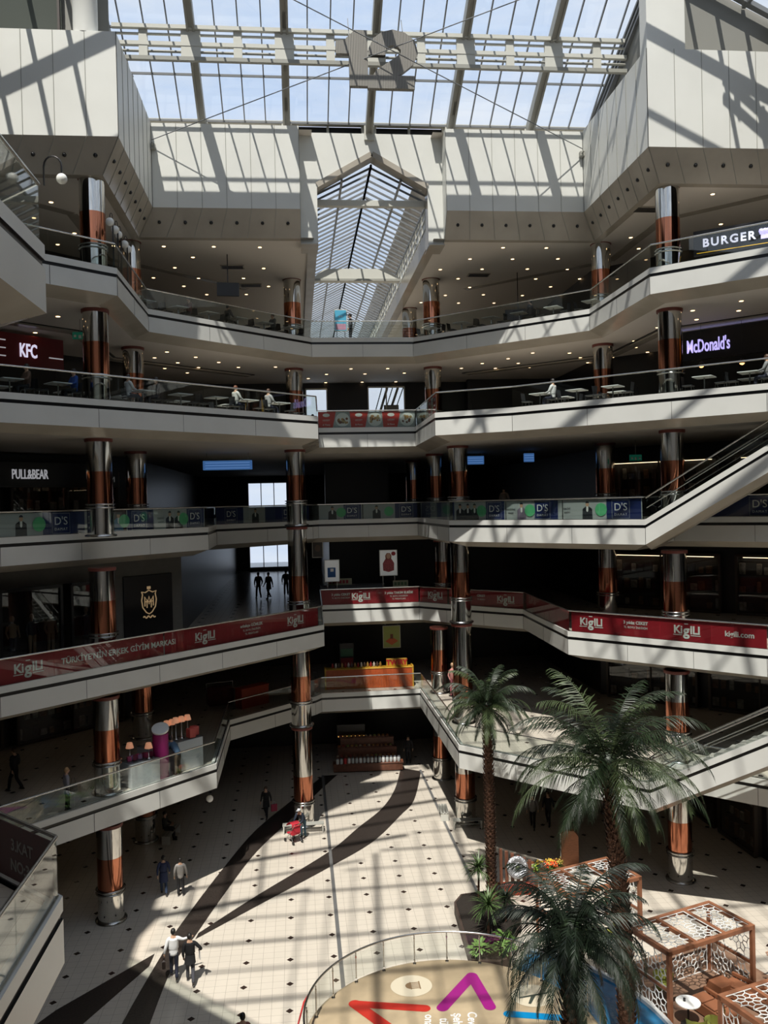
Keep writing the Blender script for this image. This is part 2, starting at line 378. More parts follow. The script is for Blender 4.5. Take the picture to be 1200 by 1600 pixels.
# ---- columns
def column(kind_h, label, parts=True):
    t = thing('column', label, 'column'); R = .5; H = kind_h
    b = MB(); b.lathe([(R * 1.0, 0), (R, H - .1)], n=36); 
    sh = MB(); sh.lathe([(R, 2.62), (R, H)], n=40); sh.build('upper_shaft', M_chrome, t)
    sh = MB(); sh.lathe([(R + .005, 1.3), (R + .005, 2.62)], n=40); sh.build('copper_band', M_copper, t)
    sh = MB(); sh.lathe([(R + .02, .0), (R + .02, 1.3)], n=40); sh.build('lower_shaft', M_chrome, t)
    for z in (1.3, 1.17):
        r = MB(); r.lathe([(R + .02, z - .03), (R + .09, z - .02), (R + .09, z + .02), (R + .01, z + .03)], n=40); r.build('collar_ring', M_ring, t)
    r = MB(); r.lathe([(R + .13, 0), (R + .13, .07), (R + .03, .1)], n=40); r.build('base_ring', M_ring, t)
    r = MB(); r.lathe([(R + .04, H - .13), (R + .05, H - .1), (R + .05, H)], n=40); r.build('cap', M_cap, t)
    return t
COLS = {'A': (-7.9, 35.85, 'front left'), 'B': (16.25, 35.85, 'front right'), 'C': (-7.95, 44.2, 'second on the left'), 'D': (16.25, 44.0, 'second on the right'),
        'E': (0.0, 45.0, 'tall run left of the middle'), 'F': (8.38, 44.0, 'tall run right of the middle'), 'G': (.05, 51.4, 'back left of the middle'), 'H': (8.35, 51.2, 'back right of the middle'), 'I': (8.06, 58.9, 'deep in the passage, right side'), 'J': (.1, 58.9, 'deep in the passage, left side')}
proto = {}
SEEN = {0: 'ABCDEFH', 1: 'ABCEFHG', 2: 'ABDEFH', 3: 'ABCDEFHI', 4: 'ABCDGHIJ', 5: 'ABCDGHI'}
for k in range(6):
    z = FZ.get(k, 0)
    for key in SEEN[k]:
        x, y, w = COLS[key]
        if k == 2 and key == 'H': x, y = 8.85, 52.2
        H = 3.95 if k < 5 else 4.1
        if key in 'EF' and k < 4:
            H = 5.15 if k < 3 else 3.95     # these stand clear of the slabs and run on through the void
        lab = f'mirror column with copper band, {LVL[k]}, {w}'
        if H not in proto: t = proto[H] = column(H, lab); t.location = (x, y, z)
        else: t = dup(proto[H], (x, y, z), label=lab)
        t.rotation_euler[2] = random.uniform(0, 6)

# ---- escalators rising to the right
def escalator(tip, z0, label, L=9.0):
    d = Vector((.707, -.707, 0)); s = math.tan(math.radians(30)); nrm = Vector((.707, .707, 0))
    t = thing('escalator', label, 'escalator', (tip[0], tip[1], z0), math.radians(-45)); W_ = 1.7
    X = [0, L, L + 2.5]; Z = [0, L * s, L * s]
    def side(prof, name, m, y0, sg):
        b = MB()
        for i in range(2):
            for k in range(len(prof) - 1):
                (d0, q0), (d1, q1) = prof[k], prof[k + 1]
                b.face([(X[i], y0 + sg * d0, Z[i] + q0), (X[i], y0 + sg * d1, Z[i] + q1), (X[i + 1], y0 + sg * d1, Z[i + 1] + q1), (X[i + 1], y0 + sg * d0, Z[i + 1] + q0)])
        return b.build(name, m, t)
    for y0, sg in ((0, 1), (W_, -1)):
        side([(.3, .12), (0, .12), (0, -.12)], 'side_kerb', M_white, y0, sg)
        side(P_BLACK, 'black_stripe', M_black, y0, sg)
        side(P_FACE, 'side_cladding', M_white, y0, sg)
        side([(0, -.96), (.6, -1.2)], 'soffit', M_beige, y0, sg)
        g = MB()
        for i in range(2): g.face([(X[i], y0 + sg * .12, Z[i] + .12), (X[i + 1], y0 + sg * .12, Z[i + 1] + .12), (X[i + 1], y0 + sg * .12, Z[i + 1] + 1.0), (X[i], y0 + sg * .12, Z[i] + 1.0)])
        g.build('balustrade_glass', M_glass, t)
        h = MB(); h.tube([(X[i], y0 + sg * .12, Z[i] + 1.05) for i in range(3)], .035, 8); h.build('handrail', M_rail, t)
        h = MB(); h.tube([(X[i], y0 + sg * .2, Z[i] + .62) for i in range(3)], .022, 8); h.build('lower_rail', M_rail, t)
    u = MB(); u.face([(0, .6, -1.2), (0, W_ - .6, -1.2), (L, W_ - .6, L * s - 1.2), (L, .6, L * s - 1.2)]); u.build('underside', M_beige, t)
    st = MB()
    for i in range(22):
        x = i * .4; st.box((x + .2, W_ / 2, x * s + .1), (.4, W_ - .7, .22))
    st.build('steps', M_steel, t)
    return t
escalator((14.8, 35.45), 15.6, 'white escalator rising to the right from the end of the navy banner balcony')
escalator((13.65, 32.75), 5.2, 'white escalator rising to the right behind the palms from the plain glass balcony')

# ---- enclosing walls and shop lines
def wall_with_windows(v, u0, u1, z0, z1, wins, m, n0):
    us = sorted({u0, u1} | {a for w in wins for a in (w[0], w[1])}); b = MB()
    for a, c in zip(us, us[1:]):
        w = [w for w in wins if w[0] <= a + .01 and w[1] >= c - .01]
        if not w: b.face([(a, v, z0), (c, v, z0), (c, v, z1), (a, v, z1)])
        else:
            w = w[0]
            if w[2] > z0: b.face([(a, v, z0), (c, v, z0), (c, v, w[2]), (a, v, w[2])])
            if w[3] < z1: b.face([(a, v, w[3]), (c, v, w[3]), (c, v, z1), (a, v, z1)])
    struct(b.build('wall_back', m))
    for i, w in enumerate(wins):
        g = MB(); g.face([(w[0], v, w[2]), (w[1], v, w[2]), (w[1], v, w[3]), (w[0], v, w[3])]); g_ = struct(g.build('window_%d' % (n0 + i), M_roofglass))
        f = MB(); nb = max(1, int((w[1] - w[0]) / 1.1))
        for j in range(nb + 1): x = w[0] + (w[1] - w[0]) * j / nb; f.bar((x, v, w[2]), (x, v, w[3]), .08)
        for zq in (w[2], w[3]): f.bar((w[0], v, zq), (w[1], v, zq), .1)
        f.build('window_frame', M_steell, g_)
def wallrun(path, z0, z1, m, name):
    b = MB()
    for p, q in zip(path, path[1:]): b.face([(*p, z0), (*q, z0), (*q, z1), (*p, z1)])
    return struct(b.build(name, m))
BACK = [(-34, 24), (-9.2, 48.8), (-9.2, 66), (-9.2, 84)]
BACKR = [(17.5, 84), (17.5, 48.8), (40, 26.3)]
for k in (0, 1, 3, 4, 5):
    z = FZ.get(k, 0); top = z + (3.96 if k < 5 else 4.2)
    if k == 0:
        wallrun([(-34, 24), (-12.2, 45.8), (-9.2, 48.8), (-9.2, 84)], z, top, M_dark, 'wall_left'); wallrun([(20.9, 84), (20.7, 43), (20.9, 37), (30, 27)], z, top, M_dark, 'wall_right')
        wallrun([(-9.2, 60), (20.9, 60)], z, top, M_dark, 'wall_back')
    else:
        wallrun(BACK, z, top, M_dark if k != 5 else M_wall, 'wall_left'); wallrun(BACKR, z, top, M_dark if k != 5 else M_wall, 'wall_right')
        if k in (1,): wallrun([(-9.2, 62), (17.5, 62)], z, top, M_dark, 'wall_back')
k = 2; z = 10.4
wallrun([(-30, 19.6), (-5.8, 43.8)], z, z + 3.96, M_taupe, 'wall_left'); wallrun([(-5.8, 43.8), (-5.8, 84)], z, z + 3.96, M_dark, 'wall_left')
wallrun([(17.5, 84), (17.5, 48.8), (40, 26.3)], z, z + 3.96, M_dark, 'wall_right')
wallrun([(2.2, 60), (17.5, 60)], z, z + 3.96, M_dark, 'wall_back'); wall_with_windows(84, -5.8, 2.2, z, z + 3.96, [(-4.6, -.6, z + .3, z + 3.0)], M_dark, 44); wallrun([(2.2, 60), (2.2, 84)], z, z + 3.96, M_dark, 'wall_back')  # far window added so that its light reflects along the passage floor
# level 3 back wall opens to daylight; level 4 panes glow in place of it
wall_with_windows(57.5, -9.2, 17.5, 20.8, 24.76, [(.80, 2.2, 21.3, 24.35), (4.95, 7.4, 21.3, 24.45)], M_dark, 20)
M_day = mat('daylight_glow_pane', (.8, .85, .9), .4, emit=(.80, .88, 1.0), es=.75)  # panes emit in place of daylight; the space behind them is dark
for i, (a_, c_) in enumerate(((.80, 2.2), (4.95, 7.4))):
    b = MB(); b.face([(a_, 57.7, 21.3), (c_, 57.7, 21.3), (c_, 57.7, 24.45), (a_, 57.7, 24.45)]); struct(b.build('window_%d' % (50 + i), M_day))
b = MB()
for q in range(5): b.bar((5.0 + q * .3, 57.6, 21.4), (5.9 + q * .36, 57.6, 24.4), .16 if q % 2 else .07)
b.box((6.5, 57.55, 22.3), (1.0, .1, 1.9)); struct(b.build('trim_70', M_steel))
wall_with_windows(84, -9.2, 17.5, 15.6, 19.56, [(-4.6, -.9, 15.9, 18.9), (7.1, 7.7, 15.9, 19.4)], M_wall, 24)
# pier and partition behind level 4/3 centre
for (x, y, w_, d_, z0, z1) in ((4.2, 60, 4.4, .6, 15.6, 19.56), (14.5, 56.6, 6, .5, 20.8, 24.76)):
    struct(MB().box((x, y, (z0 + z1) / 2), (w_, d_, z1 - z0)).build('wall_partition', M_dark))
wall_with_windows(118, -9.2, 17.5, 26.0, 30.1, [], M_wall, 30)

# ---- upper bulkhead
def bulk(path, cap_right=False):
    prof = [(.35, 35.2), (0, 35.2), (0, 31.15)]
    sf = [(0, 31.15), (.8, 29.95), (1.2, 29.95)]
    a, b = MB(), MB(); sweep(a, path, prof, 0); sweep(b, path, sf, 0)
    struct(a.build('wall_bulkhead', M_bulk)); struct(b.build('wall_bulkhead_soffit', M_beige))
    L_ = MB(); o1 = offset(path, -.006); o2 = offset(path, .8 - .006)
    for i in range(len(path) - 1):
        p, q = Vector(o1[i]), Vector(o1[i + 1]); p2, q2 = Vector(o2[i]), Vector(o2[i + 1]); n = max(1, round((q - p).length / 1.2))
        for j in range(n + 1):
            u = p.lerp(q, j / n); v = p2.lerp(q2, j / n)
            L_.bar((u.x, u.y, 35.2), (u.x, u.y, 31.15), .022, upv=(1, 0, 0)); L_.bar((u.x, u.y, 31.15), (v.x, v.y, 29.94), .02)
    struct(L_.build('trim_50', M_steel))
    D = MB()
    for i in range(len(path) - 1):
        p, q = Vector(offset(path, .38)[i]), Vector(offset(path, .38)[i + 1]); n = max(1, round((q - p).length / 1.2))
        for j in range(n):
            if (q - p).length > 2: u = p.lerp(q, (j + .5) / n); D.ball((u.x, u.y, 30.56), .09, 8)
    return D
DL = [(-34, 34.4), (-6.52, 34.4), (-6.52, 42.4), (.55, 42.4)]
DR = [(7.8, 42.4), (14.83, 42.4), (14.83, 34.4), (42, 34.4)]
for pth in (DL, DR):
    D = bulk(pth)
    o = struct(D.build('trim_51', M_black))
# ends of the two bulkheads beside the central gable
for u_, sg in ((.55, 1), (7.8, -1)):
    b = MB(); b.idx([(u_, 42.4, 35.2), (u_, 42.4, 31.15), (u_, 43.2, 29.95), (u_, 44.0, 29.6), (u_, 44.0, 35.2)], [(0, 1, 2, 3, 4)]); struct(b.build('wall_bulkhead_end', M_bulk))
# centre wall with its gabled opening
G0, G1, GA, GE = 1.42, 7.02, 34.2, 32.6
b = MB(); v0, v1 = 43.5, 43.85; zt = 35.35; zb = 29.65; um = (G0 + G1) / 2
for v in (v0, v1):
    for q in ([(.55, zb), (G0, zb), (G0, GE), (.55, GE)], [(.55, GE), (G0, GE), (um, GA), (um, zt), (.55, zt)], [(7.8, zb), (G1, zb), (G1, GE), (7.8, GE)], [(7.8, GE), (G1, GE), (um, GA), (um, zt), (7.8, zt)]):
        b.face([(x, v, z_) for x, z_ in q])
struct(b.build('wall_gable', M_bulk, tri=True))
b = MB(); ring = [(G0, zb), (G0, GE), (um, GA), (G1, GE), (G1, zb)]
for p, q in zip(ring, ring[1:]): b.face([(p[0], v0 - .02, p[1]), (q[0], v0 - .02, q[1]), (q[0], v1 + .5, q[1]), (p[0], v1 + .5, p[1])])
struct(b.build('wall_gable_reveal', M_beige))
b = MB()
inner = [(G0 + .0, GE), (um, GA), (G1, GE)]
b.bar((G0, 43.45, GE + .12), (um, 43.45, GA + .12), .06, .26); b.bar((um, 43.45, GA + .12), (G1, 43.45, GE + .12), .06, .26)
struct(b.build('trim_52', M_beige))
b = MB(); b.box((.98, 43.9, zb + .02), (.86, 1.6, .05)); b.box((7.41, 43.9, zb + .02), (.78, 1.6, .05)); struct(b.build('wall_bulkhead_base', M_beige))
tag(MB().box((um, 44.5, 32.15), (5.7, .3, .34), bev=.03).build('cross_beam', M_steell), 'pale steel beam crossing the gabled opening just under its peak', 'beam')

# ceiling of the top level (two halves beside the skylit passage)
poly_obj('ceiling', [(-38, 35.2), (-7.3, 35.2), (-7.3, 43.2), (1.2, 43.2), (1.2, 118), (-38, 118)], 30.0, M_ceil, True)
poly_obj('ceiling', [(7.25, 118), (7.25, 43.2), (15.6, 43.2), (15.6, 35.2), (44, 35.2), (44, 118)], 30.0, M_ceil, True)
poly_obj('ceiling', [(-38, 34.8), (-7.0, 34.8), (-7.0, 42.8), (1.2, 42.8), (1.2, 118), (-38, 118)], 35.19, M_ceil)
poly_obj('ceiling', [(7.25, 118), (7.25, 42.8), (15.2, 42.8), (15.2, 34.8), (44, 34.8), (44, 118)], 35.19, M_ceil)
# skylit passage
M_clere = mat('clerestory_white', (.72, .74, .76), .35)
for u_, sg in ((1.2, -1), (7.25, 1)):
    b = MB(); b.face([(u_, 44, 30.8), (u_, 118, 30.8), (u_, 118, 32.5), (u_, 44, 32.5)]); 
    struct(b.build('window_%d' % (31 + (sg > 0)), M_clere))
    b = MB(); b.box((u_ + sg * .05, 81, 30.35), (.5, 74, .95)); struct(b.build('trim_53', M_beige))
    b = MB()
    for j in range(60): b.bar((u_ - sg * .02, 44.5 + j * 1.2, 30.8), (u_ - sg * .02, 44.5 + j * 1.2, 32.5), .05)
    for zq in (31.3, 31.8, 32.2): b.bar((u_ - sg * .02, 44, zq), (u_ - sg * .02, 116, zq), .04)
    struct(b.build('trim_54', M_steell))
b = MB(); za, ze = 34.0, 32.5
for s0 in ((1.2, um), (7.25, um)): b.face([(s0[0], 44, ze), (s0[1], 44, za), (s0[1], 118, za), (s0[0], 118, ze)])
ps = struct(b.build('window_40', M_roofglass))
b = MB()
for j in range(88):
    v = 44.4 + j * .84; w_ = .16 if j % 8 == 5 else .055
    for s0 in (1.2, 7.25): b.bar((s0, v, ze - .03), (um, v, za - .03), w_, .1)
for f in (0, .5, 1):
    for s0 in (1.2, 7.25):
        x = s0 + (um - s0) * f; zz_ = ze + (za - ze) * f - .06; b.bar((x, 44, zz_), (x, 118, zz_), .1, .14)
b.build('glazing_bars', M_mull, ps)
b = MB()
for v in (56.0,):
    b.idx([(1.3, v, 31.25), (7.15, v, 31.25), (6.2, v, 31.95), (2.2, v, 31.95), (1.3, v + .9, 31.25), (7.15, v + .9, 31.25), (6.2, v + .9, 31.95), (2.2, v + .9, 31.95)],
          [(0, 1, 2, 3), (7, 6, 5, 4), (0, 4, 5, 1), (3, 2, 6, 7), (0, 3, 7, 4), (1, 5, 6, 2)])
tb = tag(b.build('box_beam', M_steell), 'grey trapezoid box beam spanning the skylit passage', 'beam')
MB().box((4.22, 55.97, 31.22), (5.9, .1, .14)).build('bottom_flange', M_steel, tb)

# ---- main roof
KS = .566
def zN(v): return 35.8 + KS * (43.5 - v) if v > 25.3 else 46.1 - KS * (25.3 - v)
VR = 25.3; VS = 7.1
b = MB()
b.face([(-7.7, 43.5, 35.8), (15.9, 43.5, 35.8), (15.9, 36, zN(36)), (-7.7, 36, zN(36))])
b.face([(-7.7, 36, zN(36)), (15.9, 36, zN(36)), (4.1, VR, 46.1)])
win = struct(b.build('window_1', M_roofglass))
b = MB(); ZE = lambda u: 46.1 - .5 * abs(u - 4.1) * 1.0
for sg in (-1, 1):
    e0 = 4.1 + sg * 11.8; e1 = 4.1 + sg * 17.2
    b.face([(4.1, VR, 46.1), (e0, 36, zN(36)), (e1, 36, zN(36) - 2.6), (e1, 14.6, zN(36) - 2.6), (e0, 14.6, zN(14.6))])
struct(b.build('window_2', M_roofglass, tri=True))
b = MB(); b.face([(4.1, VR, 46.1), (-7.7, 14.6, zN(14.6)), (15.9, 14.6, zN(14.6))]); b.face([(-13, 14.6, zN(14.6)), (21, 14.6, zN(14.6)), (21, VS, zN(VS)), (-13, VS, zN(VS))])
b.face([(-13, VS, zN(VS)), (21, VS, zN(VS)), (21, -12, zN(VS)), (-13, -12, zN(VS))])
struct(b.build('window_3', M_roofglass))
b = MB()   # slim mullions and purlins of the far slope
u = -7.0
ux = []
for kk in range(-3, 4):
    for q in range(4):
        ux.append(4.11 + kk * 4.13 + q * 4.13 / 4)
for x in ux:
    if -7.8 < x < 16 and min(abs(x - (4.11 + kk * 4.13)) for kk in range(-3, 4)) > .3:
        half = abs(x - 4.1); vend = max(VR, VR + half * .907) if half < 11.8 else 36
        b.bar((x, 43.45, zN(43.45) - .05), (x, vend, zN(vend) - .05), .055, .12)
for v in (43.4, 41.26, 39.35, 37.1, 34.9, 32.7, 30.5, 28.3, 26.3):
    half = 11.8 if v >= 36 else 11.8 * (v - VR) / 10.7
    b.bar((4.1 - half, v, zN(v) - .08), (4.1 + half, v, zN(v) - .08), .07, .1)
b.build('glazing_bars', M_mull, win)
b = MB()   # bars of the near slopes and wing slopes
for j in range(24):
    v = 24 - j * 1.5
    if v < -11: break
    zz = zN(v) if v > VS else zN(VS); half = 17 if v < 14.6 else 11.8 * (VR - v) / 10.7
    b.bar((4.1 - half, v, zz - .1), (4.1 + half, v, zz - .1), .07 if j % 2 else .15, .15)
for x in ux:
    w_ = .05 if min(abs(x - (4.11 + kk * 4.13)) for kk in range(-3, 4)) > .3 else .22
    half = abs(x - 4.1)
    if half > 11.9: continue
    vs_ = VR - half * .907; b.bar((x, vs_, zN(vs_) - .12), (x, VS, zN(VS) - .12), w_, .2); b.bar((x, VS, zN(VS) - .12), (x, -12, zN(VS) - .12), w_, .2)
for sg in (-1, 1):
    for j in range(11):
        y = 15.2 + j * 2.05; t_ = abs(y - VR) / 10.7; x0 = 4.1 + sg * 11.8 * t_; z0_ = 46.1 + (zN(36) - 46.1) * t_
        x1 = 4.1 + sg * 17.2; b.bar((x0, y, z0_ - .1), (x1, y, zN(36) - 2.7), .12 if j % 2 else .3, .2)
    for f in (.25, .5, .75, 1): b.bar((4.1 + sg * (11.8 + 5.4 * f), 14.6, zN(36) - .1 - 2.6 * f), (4.1 + sg * (11.8 + 5.4 * f), 36, zN(36) - .1 - 2.6 * f), .16, .2)
struct(b.build('trim_60', M_mull))
# roof beyond the glass, and far/near enclosure so that daylight comes only through the roof
zt = zN(36) - 2.6
b = MB()
for sg in (-1, 1):
    e1 = 4.1 + sg * 17.2; e2 = 4.1 + sg * 40; e3 = 4.1 + sg * 17
    b.face([(e1, 36.2, zt), (e2, 36.2, zt), (e2, 14.4, zt), (e1, 14.4, zt)])
    b.face([(e3, 14.5, zN(VS)), (e2, 14.5, zN(VS)), (e2, -12, zN(VS)), (e3, -12, zN(VS))])
    b.face([(e2, -12, 0), (e2, 36.2, 0), (e2, 36.2, zt + 1), (e2, -12, zt + 1)])
    b.face([(e3, 14.5, zN(VS)), (e2, 14.5, zN(VS)), (e2, 14.5, zt + 4), (e3, 14.5, zt + 2.6)])
struct(b.build('ceiling', M_wall))
b = MB(); b.face([(-36, -12, 0), (44, -12, 0), (44, -12, 36), (-36, -12, 36)]); struct(b.build('wall_near', M_ceil))
for sg in (-1, 1):      # walls above the wing bulkheads
    e0 = 4.1 + sg * 11.8
    b = MB(); b.face([(e0 - sg * .6, 36.1, 35.2), (4.1 + sg * 40, 36.1, 35.2), (4.1 + sg * 40, 36.1, zt), (4.1 + sg * 17.2, 36.1, zt), (e0 - sg * .6, 36.1, zN(36) + .2)])
    struct(b.build('wall_upper', mat('grey_upper_wall', (.22, .22, .20), .6)))
b = MB(); b.prism([(-19, 10.4), (-1.9, 27.5), (-19, 27.5)], 43.0, 43.3); struct(b.build('ceiling', M_wall))   # unseen panel added above the glass to keep sun off the left wing
# side closings of the far slope
b = MB()
for e in (-7.7, 15.9): b.face([(e, 43.5, 35.2), (e, 36, 35.2), (e, 36, zN(36)), (e, 43.5, 35.8)])
struct(b.build('wall_cheek', mat('grey_upper_wall', (.22, .22, .20))))
b = MB(); b.box((15.67, 34.75, 37.6), (1.65, .7, 4.8)); struct(b.build('wall_pier', M_bulk))
tag(MB().lathe([(.47, 35.2), (.47, 37.0), (.48, 37.02), (.47, 37.04), (.47, 40)], (-7.75, 34.85, 0), 28).build('roof_drum', M_bulk), 'fat round white pipe rising from the left block to the roof', 'pipe')
b = MB(); b.box((-14.2, 35.9, 37.2), (10.6, .12, 3.7)); 
o = struct(b.build('window_4', mat('dark_pane', (.09, .10, .09), .12)))
f = MB()
for q in (-19.4, -16.8, -14.2, -11.6, -9.0): f.bar((q, 35.82, 35.3), (q, 35.82, 39.2), .1)
f.bar((-19.4, 35.82, 35.38), (-8.9, 35.82, 35.38), .12); f.build('window_frame', mat('frame_brown', (.05, .04, .035), .5), o)
# low dark vents under the glass
b = MB(); b.box((4.1, 43.95, 35.55), (23.6, .3, .42)); struct(b.build('wall_vent_strip', M_dark))
b = MB()
for kk in range(-3, 4):
    x = 4.11 + kk * 4.13; b.box((x, 43.7, 35.5), (.75, .3, .62)); b.box((x + 2.06, 43.72, 35.5), (.12, .2, .5))
b.box((4.1, 43.62, 35.84), (23.6, .34, .12)); struct(b.build('trim_61', M_steell))
# rafters: paired steel plates with slots between, one thing each
RN = ['leftmost', 'second from the left', 'third from the left', 'middle one behind the number', 'third from the right', 'second from the right', 'rightmost']
raf = None
for kk in range(-3, 4):
    x = 4.11 + kk * 4.13; half = abs(x - 4.1); ve = max(VR + .2, VR + half * .907) if half < 11.8 else 36
    lab = f'sloping twin-plate steel rafter under the glass roof, {RN[kk + 3]}'
    t = thing('rafter', lab, 'beam', (x, 43.6, 35.7)); dz = zN(ve) - 35.8; dv = ve - 43.5
    for sx in (-.13, .13): MB().bar((sx, 0, -.25), (sx, dv, dz - .25), .10, .52).build('side_plate', M_steel, t)
    L = math.hypot(dv, dz); bl = MB(); n = int(L / 1.9)
    for j in range(n + 1):
        f = j / n; bl.bar((0, dv * max(0, f - .05), dz * max(0, f - .05) - .25), (0, dv * min(1, f + .12), dz * min(1, f + .12) - .25), .18, .4)
    bl.build('spacer', M_steel, t)
    MB().box((0, -.1, -.25), (.5, .25, .9)).build('foot_plate', M_steell, t)
# horizontal ladder beam hung below the glass
t = thing('ladder_beam', 'horizontal ladder-like pale steel beam hung below the sloping glass roof', 'beam', (4.1, 39.07, 37.2))
for dz, r in ((.72, .09), (.45, .06), (.02, .09), (-.3, .06), (-.62, .09)):
    b = MB()
    if r > .08: b.box((.05, -.1 if dz > .1 else 0, dz), (23.4, .2, .17))
    else: b.tube([(-11.7, 0, dz), (11.7, 0, dz)], r, 8)
    b.build('chord', M_steell if dz > -.1 else M_steel, t)
for j in range(13):
    x = -12.39 + j * 2.065
    if abs(x) > 11.6: continue
    b = MB(); w_ = .38 if j % 2 else .85
    b.box((x, 0, .0), (w_, .16, 1.25)); b.build('web_plate', M_steell, t)
# truss beams in the right hand roof
for (a, c, lab) in (((15.6, 33.5, 39.6), (22.5, 33.5, 36.1), 'slotted steel truss beam descending to the right at the top right corner'), ((17.0, 31.0, 39.4), (22.5, 29.2, 37.6), 'pale steel brace crossing the top right corner above the slotted truss')):
    t = thing('roof_truss', lab, 'beam', a); d = Vector(c) - Vector(a)
    MB().bar((0, 0, 0), d, .22, .2).build('chord', M_steell, t); MB().bar((0, 0, .8), d + Vector((0, 0, .8)), .22, .2).build('chord', M_steell, t)
    for j in range(5): p = d * (j + .5) / 5; MB().bar(p, p + Vector((0, 0, .8)), .5, .12).build('web_plate', M_steell, t)
for (a, c, lab) in (((-9.4, 35.4, 39.5), (-7.2, 41.5, 36.9), 'dark steel frame edging the left side of the glass roof'), ((16.0, 35.6, 40.0), (15.6, 43.3, 35.9), 'dark steel frame edging the right side of the glass roof')):
    t = thing('edge_frame', lab, 'beam', a); d = Vector(c) - Vector(a)
    for q in (0, .35, .7): MB().bar((0, 0, -q), d + Vector((0, 0, -q)), .22, .12).build('frame_bar', M_mull, t)
# ------------------------------------------------------------------ banners behind the railing glass
def run_frame(k, i, t0, t1, d=.13):
    o = offset(EDGE[k], d); a = Vector(o[i]); b = Vector(o[i + 1]); p = a.lerp(b, t0); q = a.lerp(b, t1); dr = (b - a).normalized()
    return p, math.atan2(dr.y, dr.x), (q - p).length
def quad(x0, x1, z0, z1, y=0): return [(x0, y, z0), (x1, y, z0), (x1, y, z1), (x0, y, z1)]
def put_text(par, body, size, x, z, m, y=-.012, bold=0, name='lettering', ex=.003, spacing=1.0, align='CENTER', rot=0):
    t = text_mesh(body, size, m, ex, bold, name, spacing, align); t.parent = par; t.location = (x, y, z); t.rotation_euler = (pi / 2, 0, 0) if not rot else (pi / 2, rot, 0); return t
def logo(par, x, z, s=.85, m=None):
    m = m or M_bwhite
    for body, al, dx in (('Ki', 'RIGHT', -.19), ('ILI', 'LEFT', .17)):
        lg = text_mesh(body, .56 * s, m, .003, .012, 'logo_lettering', .95, al); lg.parent = par; lg.location = (x + dx * s, -.012, z + .06 * s); lg.rotation_euler = (pi / 2, 0, 0)
    g = text_mesh('g', .72 * s, m, .004, .016, 'logo_loop'); g.parent = par; g.location = (x - .01 * s, -.012, z + .03 * s); g.rotation_euler = (pi / 2, 0, 0)
    b = MB(); b.box((x - .01 * s, -.012, z + .37 * s), (.20 * s, .006, .04 * s)); b.box((x - .46 * s, -.012, z - .19 * s), (.44 * s, .006, .035 * s)); b.box((x + .46 * s, -.012, z - .19 * s), (.50 * s, .006, .035 * s)); b.build('logo_bars', m, par)
def red_banner(i, t0, t1, label, items):
    p, a, L = run_frame(2, i, t0, t1)
    t = thing('red_banner', label, 'banner', (p.x, p.y, 10.4), a, 'red clothing banners along the railing')
    b = MB(); b.box((L / 2, .006, .58), (L, .012, .90)); b.build('cloth_panel', M_red, t)
    for f, kind in items:
        x = (f - t0) / (t1 - t0) * L
        if kind == 'logo': logo(t, x, .56)
        elif isinstance(kind, str): put_text(t, kind, .315, x, .6, M_bwhite, bold=.006)
        else:
            put_text(t, kind[0], .19, x, .74, M_bwhite, bold=.006)
            for r, q in enumerate(kind[1:]): put_text(t, q, .13, x, .53 - r * .17, M_bwhite)
red_banner(1, .0, .42, 'long red banner on the left wing with white lettering and a white logo', [(.067, 'logo'), (.301, 'TÜRKİYE’NİN ERKEK GİYİM MARKASI')])
red_banner(1, .424, .985, 'red banner on the left wing reaching the tall column, with two white logos', [(.551, 'logo'), (.715, ('erkekçe GÖMLEK', 'TL BOYU İNDİRİM', 'TL FIRSATLARI')), (.887, 'logo')])
red_banner(0, .6, .995, 'plain red banner at the far left end of the left wing', [])
red_banner(3, .01, .99, 'red banner across the middle run under the sweater poster', [(.212, ('3 yıldız CEKET', 'TL BOYU İNDİRİM')), (.409, 'logo'), (.791, ('3 yıldız TAKIM ELBİSE', 'TL BOYU İNDİRİM', 'TL FIRSATLARI'))])
red_banner(4, .02, .98, 'short red banner with one logo beside the tall right column', [(.56, 'logo')])
red_banner(5, .02, .98, 'shaded red banner right of the tall column with a dim logo', [(.762, 'logo'), (.45, ('CEKET', 'TL BOYU'))])
red_banner(6, .04, .98, 'plain red banner seen edge-on where the balcony turns towards the right wing', [])
red_banner(7, .01, .995, 'red banner on the right wing ending in a web address', [(.123, 'logo'), (.368, ('3 yıldız CEKET', 'TL BOYU İNDİRİM')), (.627, 'logo'), (.875, 'kigili.com')])

def figure_print(b, x, z0, h, m_suit, mi):
    """a flat printed portrait: shoulders, jacket, head"""
    w = h * .30
    b.cm = mi; b.face([(x - w, -.014, z0), (x + w, -.014, z0), (x + w * .95, -.014, z0 + h * .55), (x + w * .35, -.014, z0 + h * .68), (x - w * .35, -.014, z0 + h * .68), (x - w * .95, -.014, z0 + h * .55)])
def portrait(par, x, h=.84, suit=None):
    z0 = .14; b = MB(); figure_print(b, x, z0, h, None, 0); b.build('printed_suit', suit or M_suit, par)
    b = MB(); b.face([(x - .05, -.018, z0 + h * .45), (x, -.018, z0 + h * .38), (x + .05, -.018, z0 + h * .45), (x + .05, -.018, z0 + h * .68), (x - .05, -.018, z0 + h * .68)]); b.build('printed_shirt', M_bwhite, par)
    b = MB(); b.face([(x + math.cos(2 * pi * j / 14) * .085, -.017, z0 + h * .80 + math.sin(2 * pi * j / 14) * .12) for j in range(14)]); b.build('printed_face', M_skin, par)
    b = MB(); b.face([(x + math.cos(pi * j / 8) * .09, -.02, z0 + h * .86 + math.sin(pi * j / 8) * .09) for j in range(9)]); b.build('printed_hair', M_suit, par)
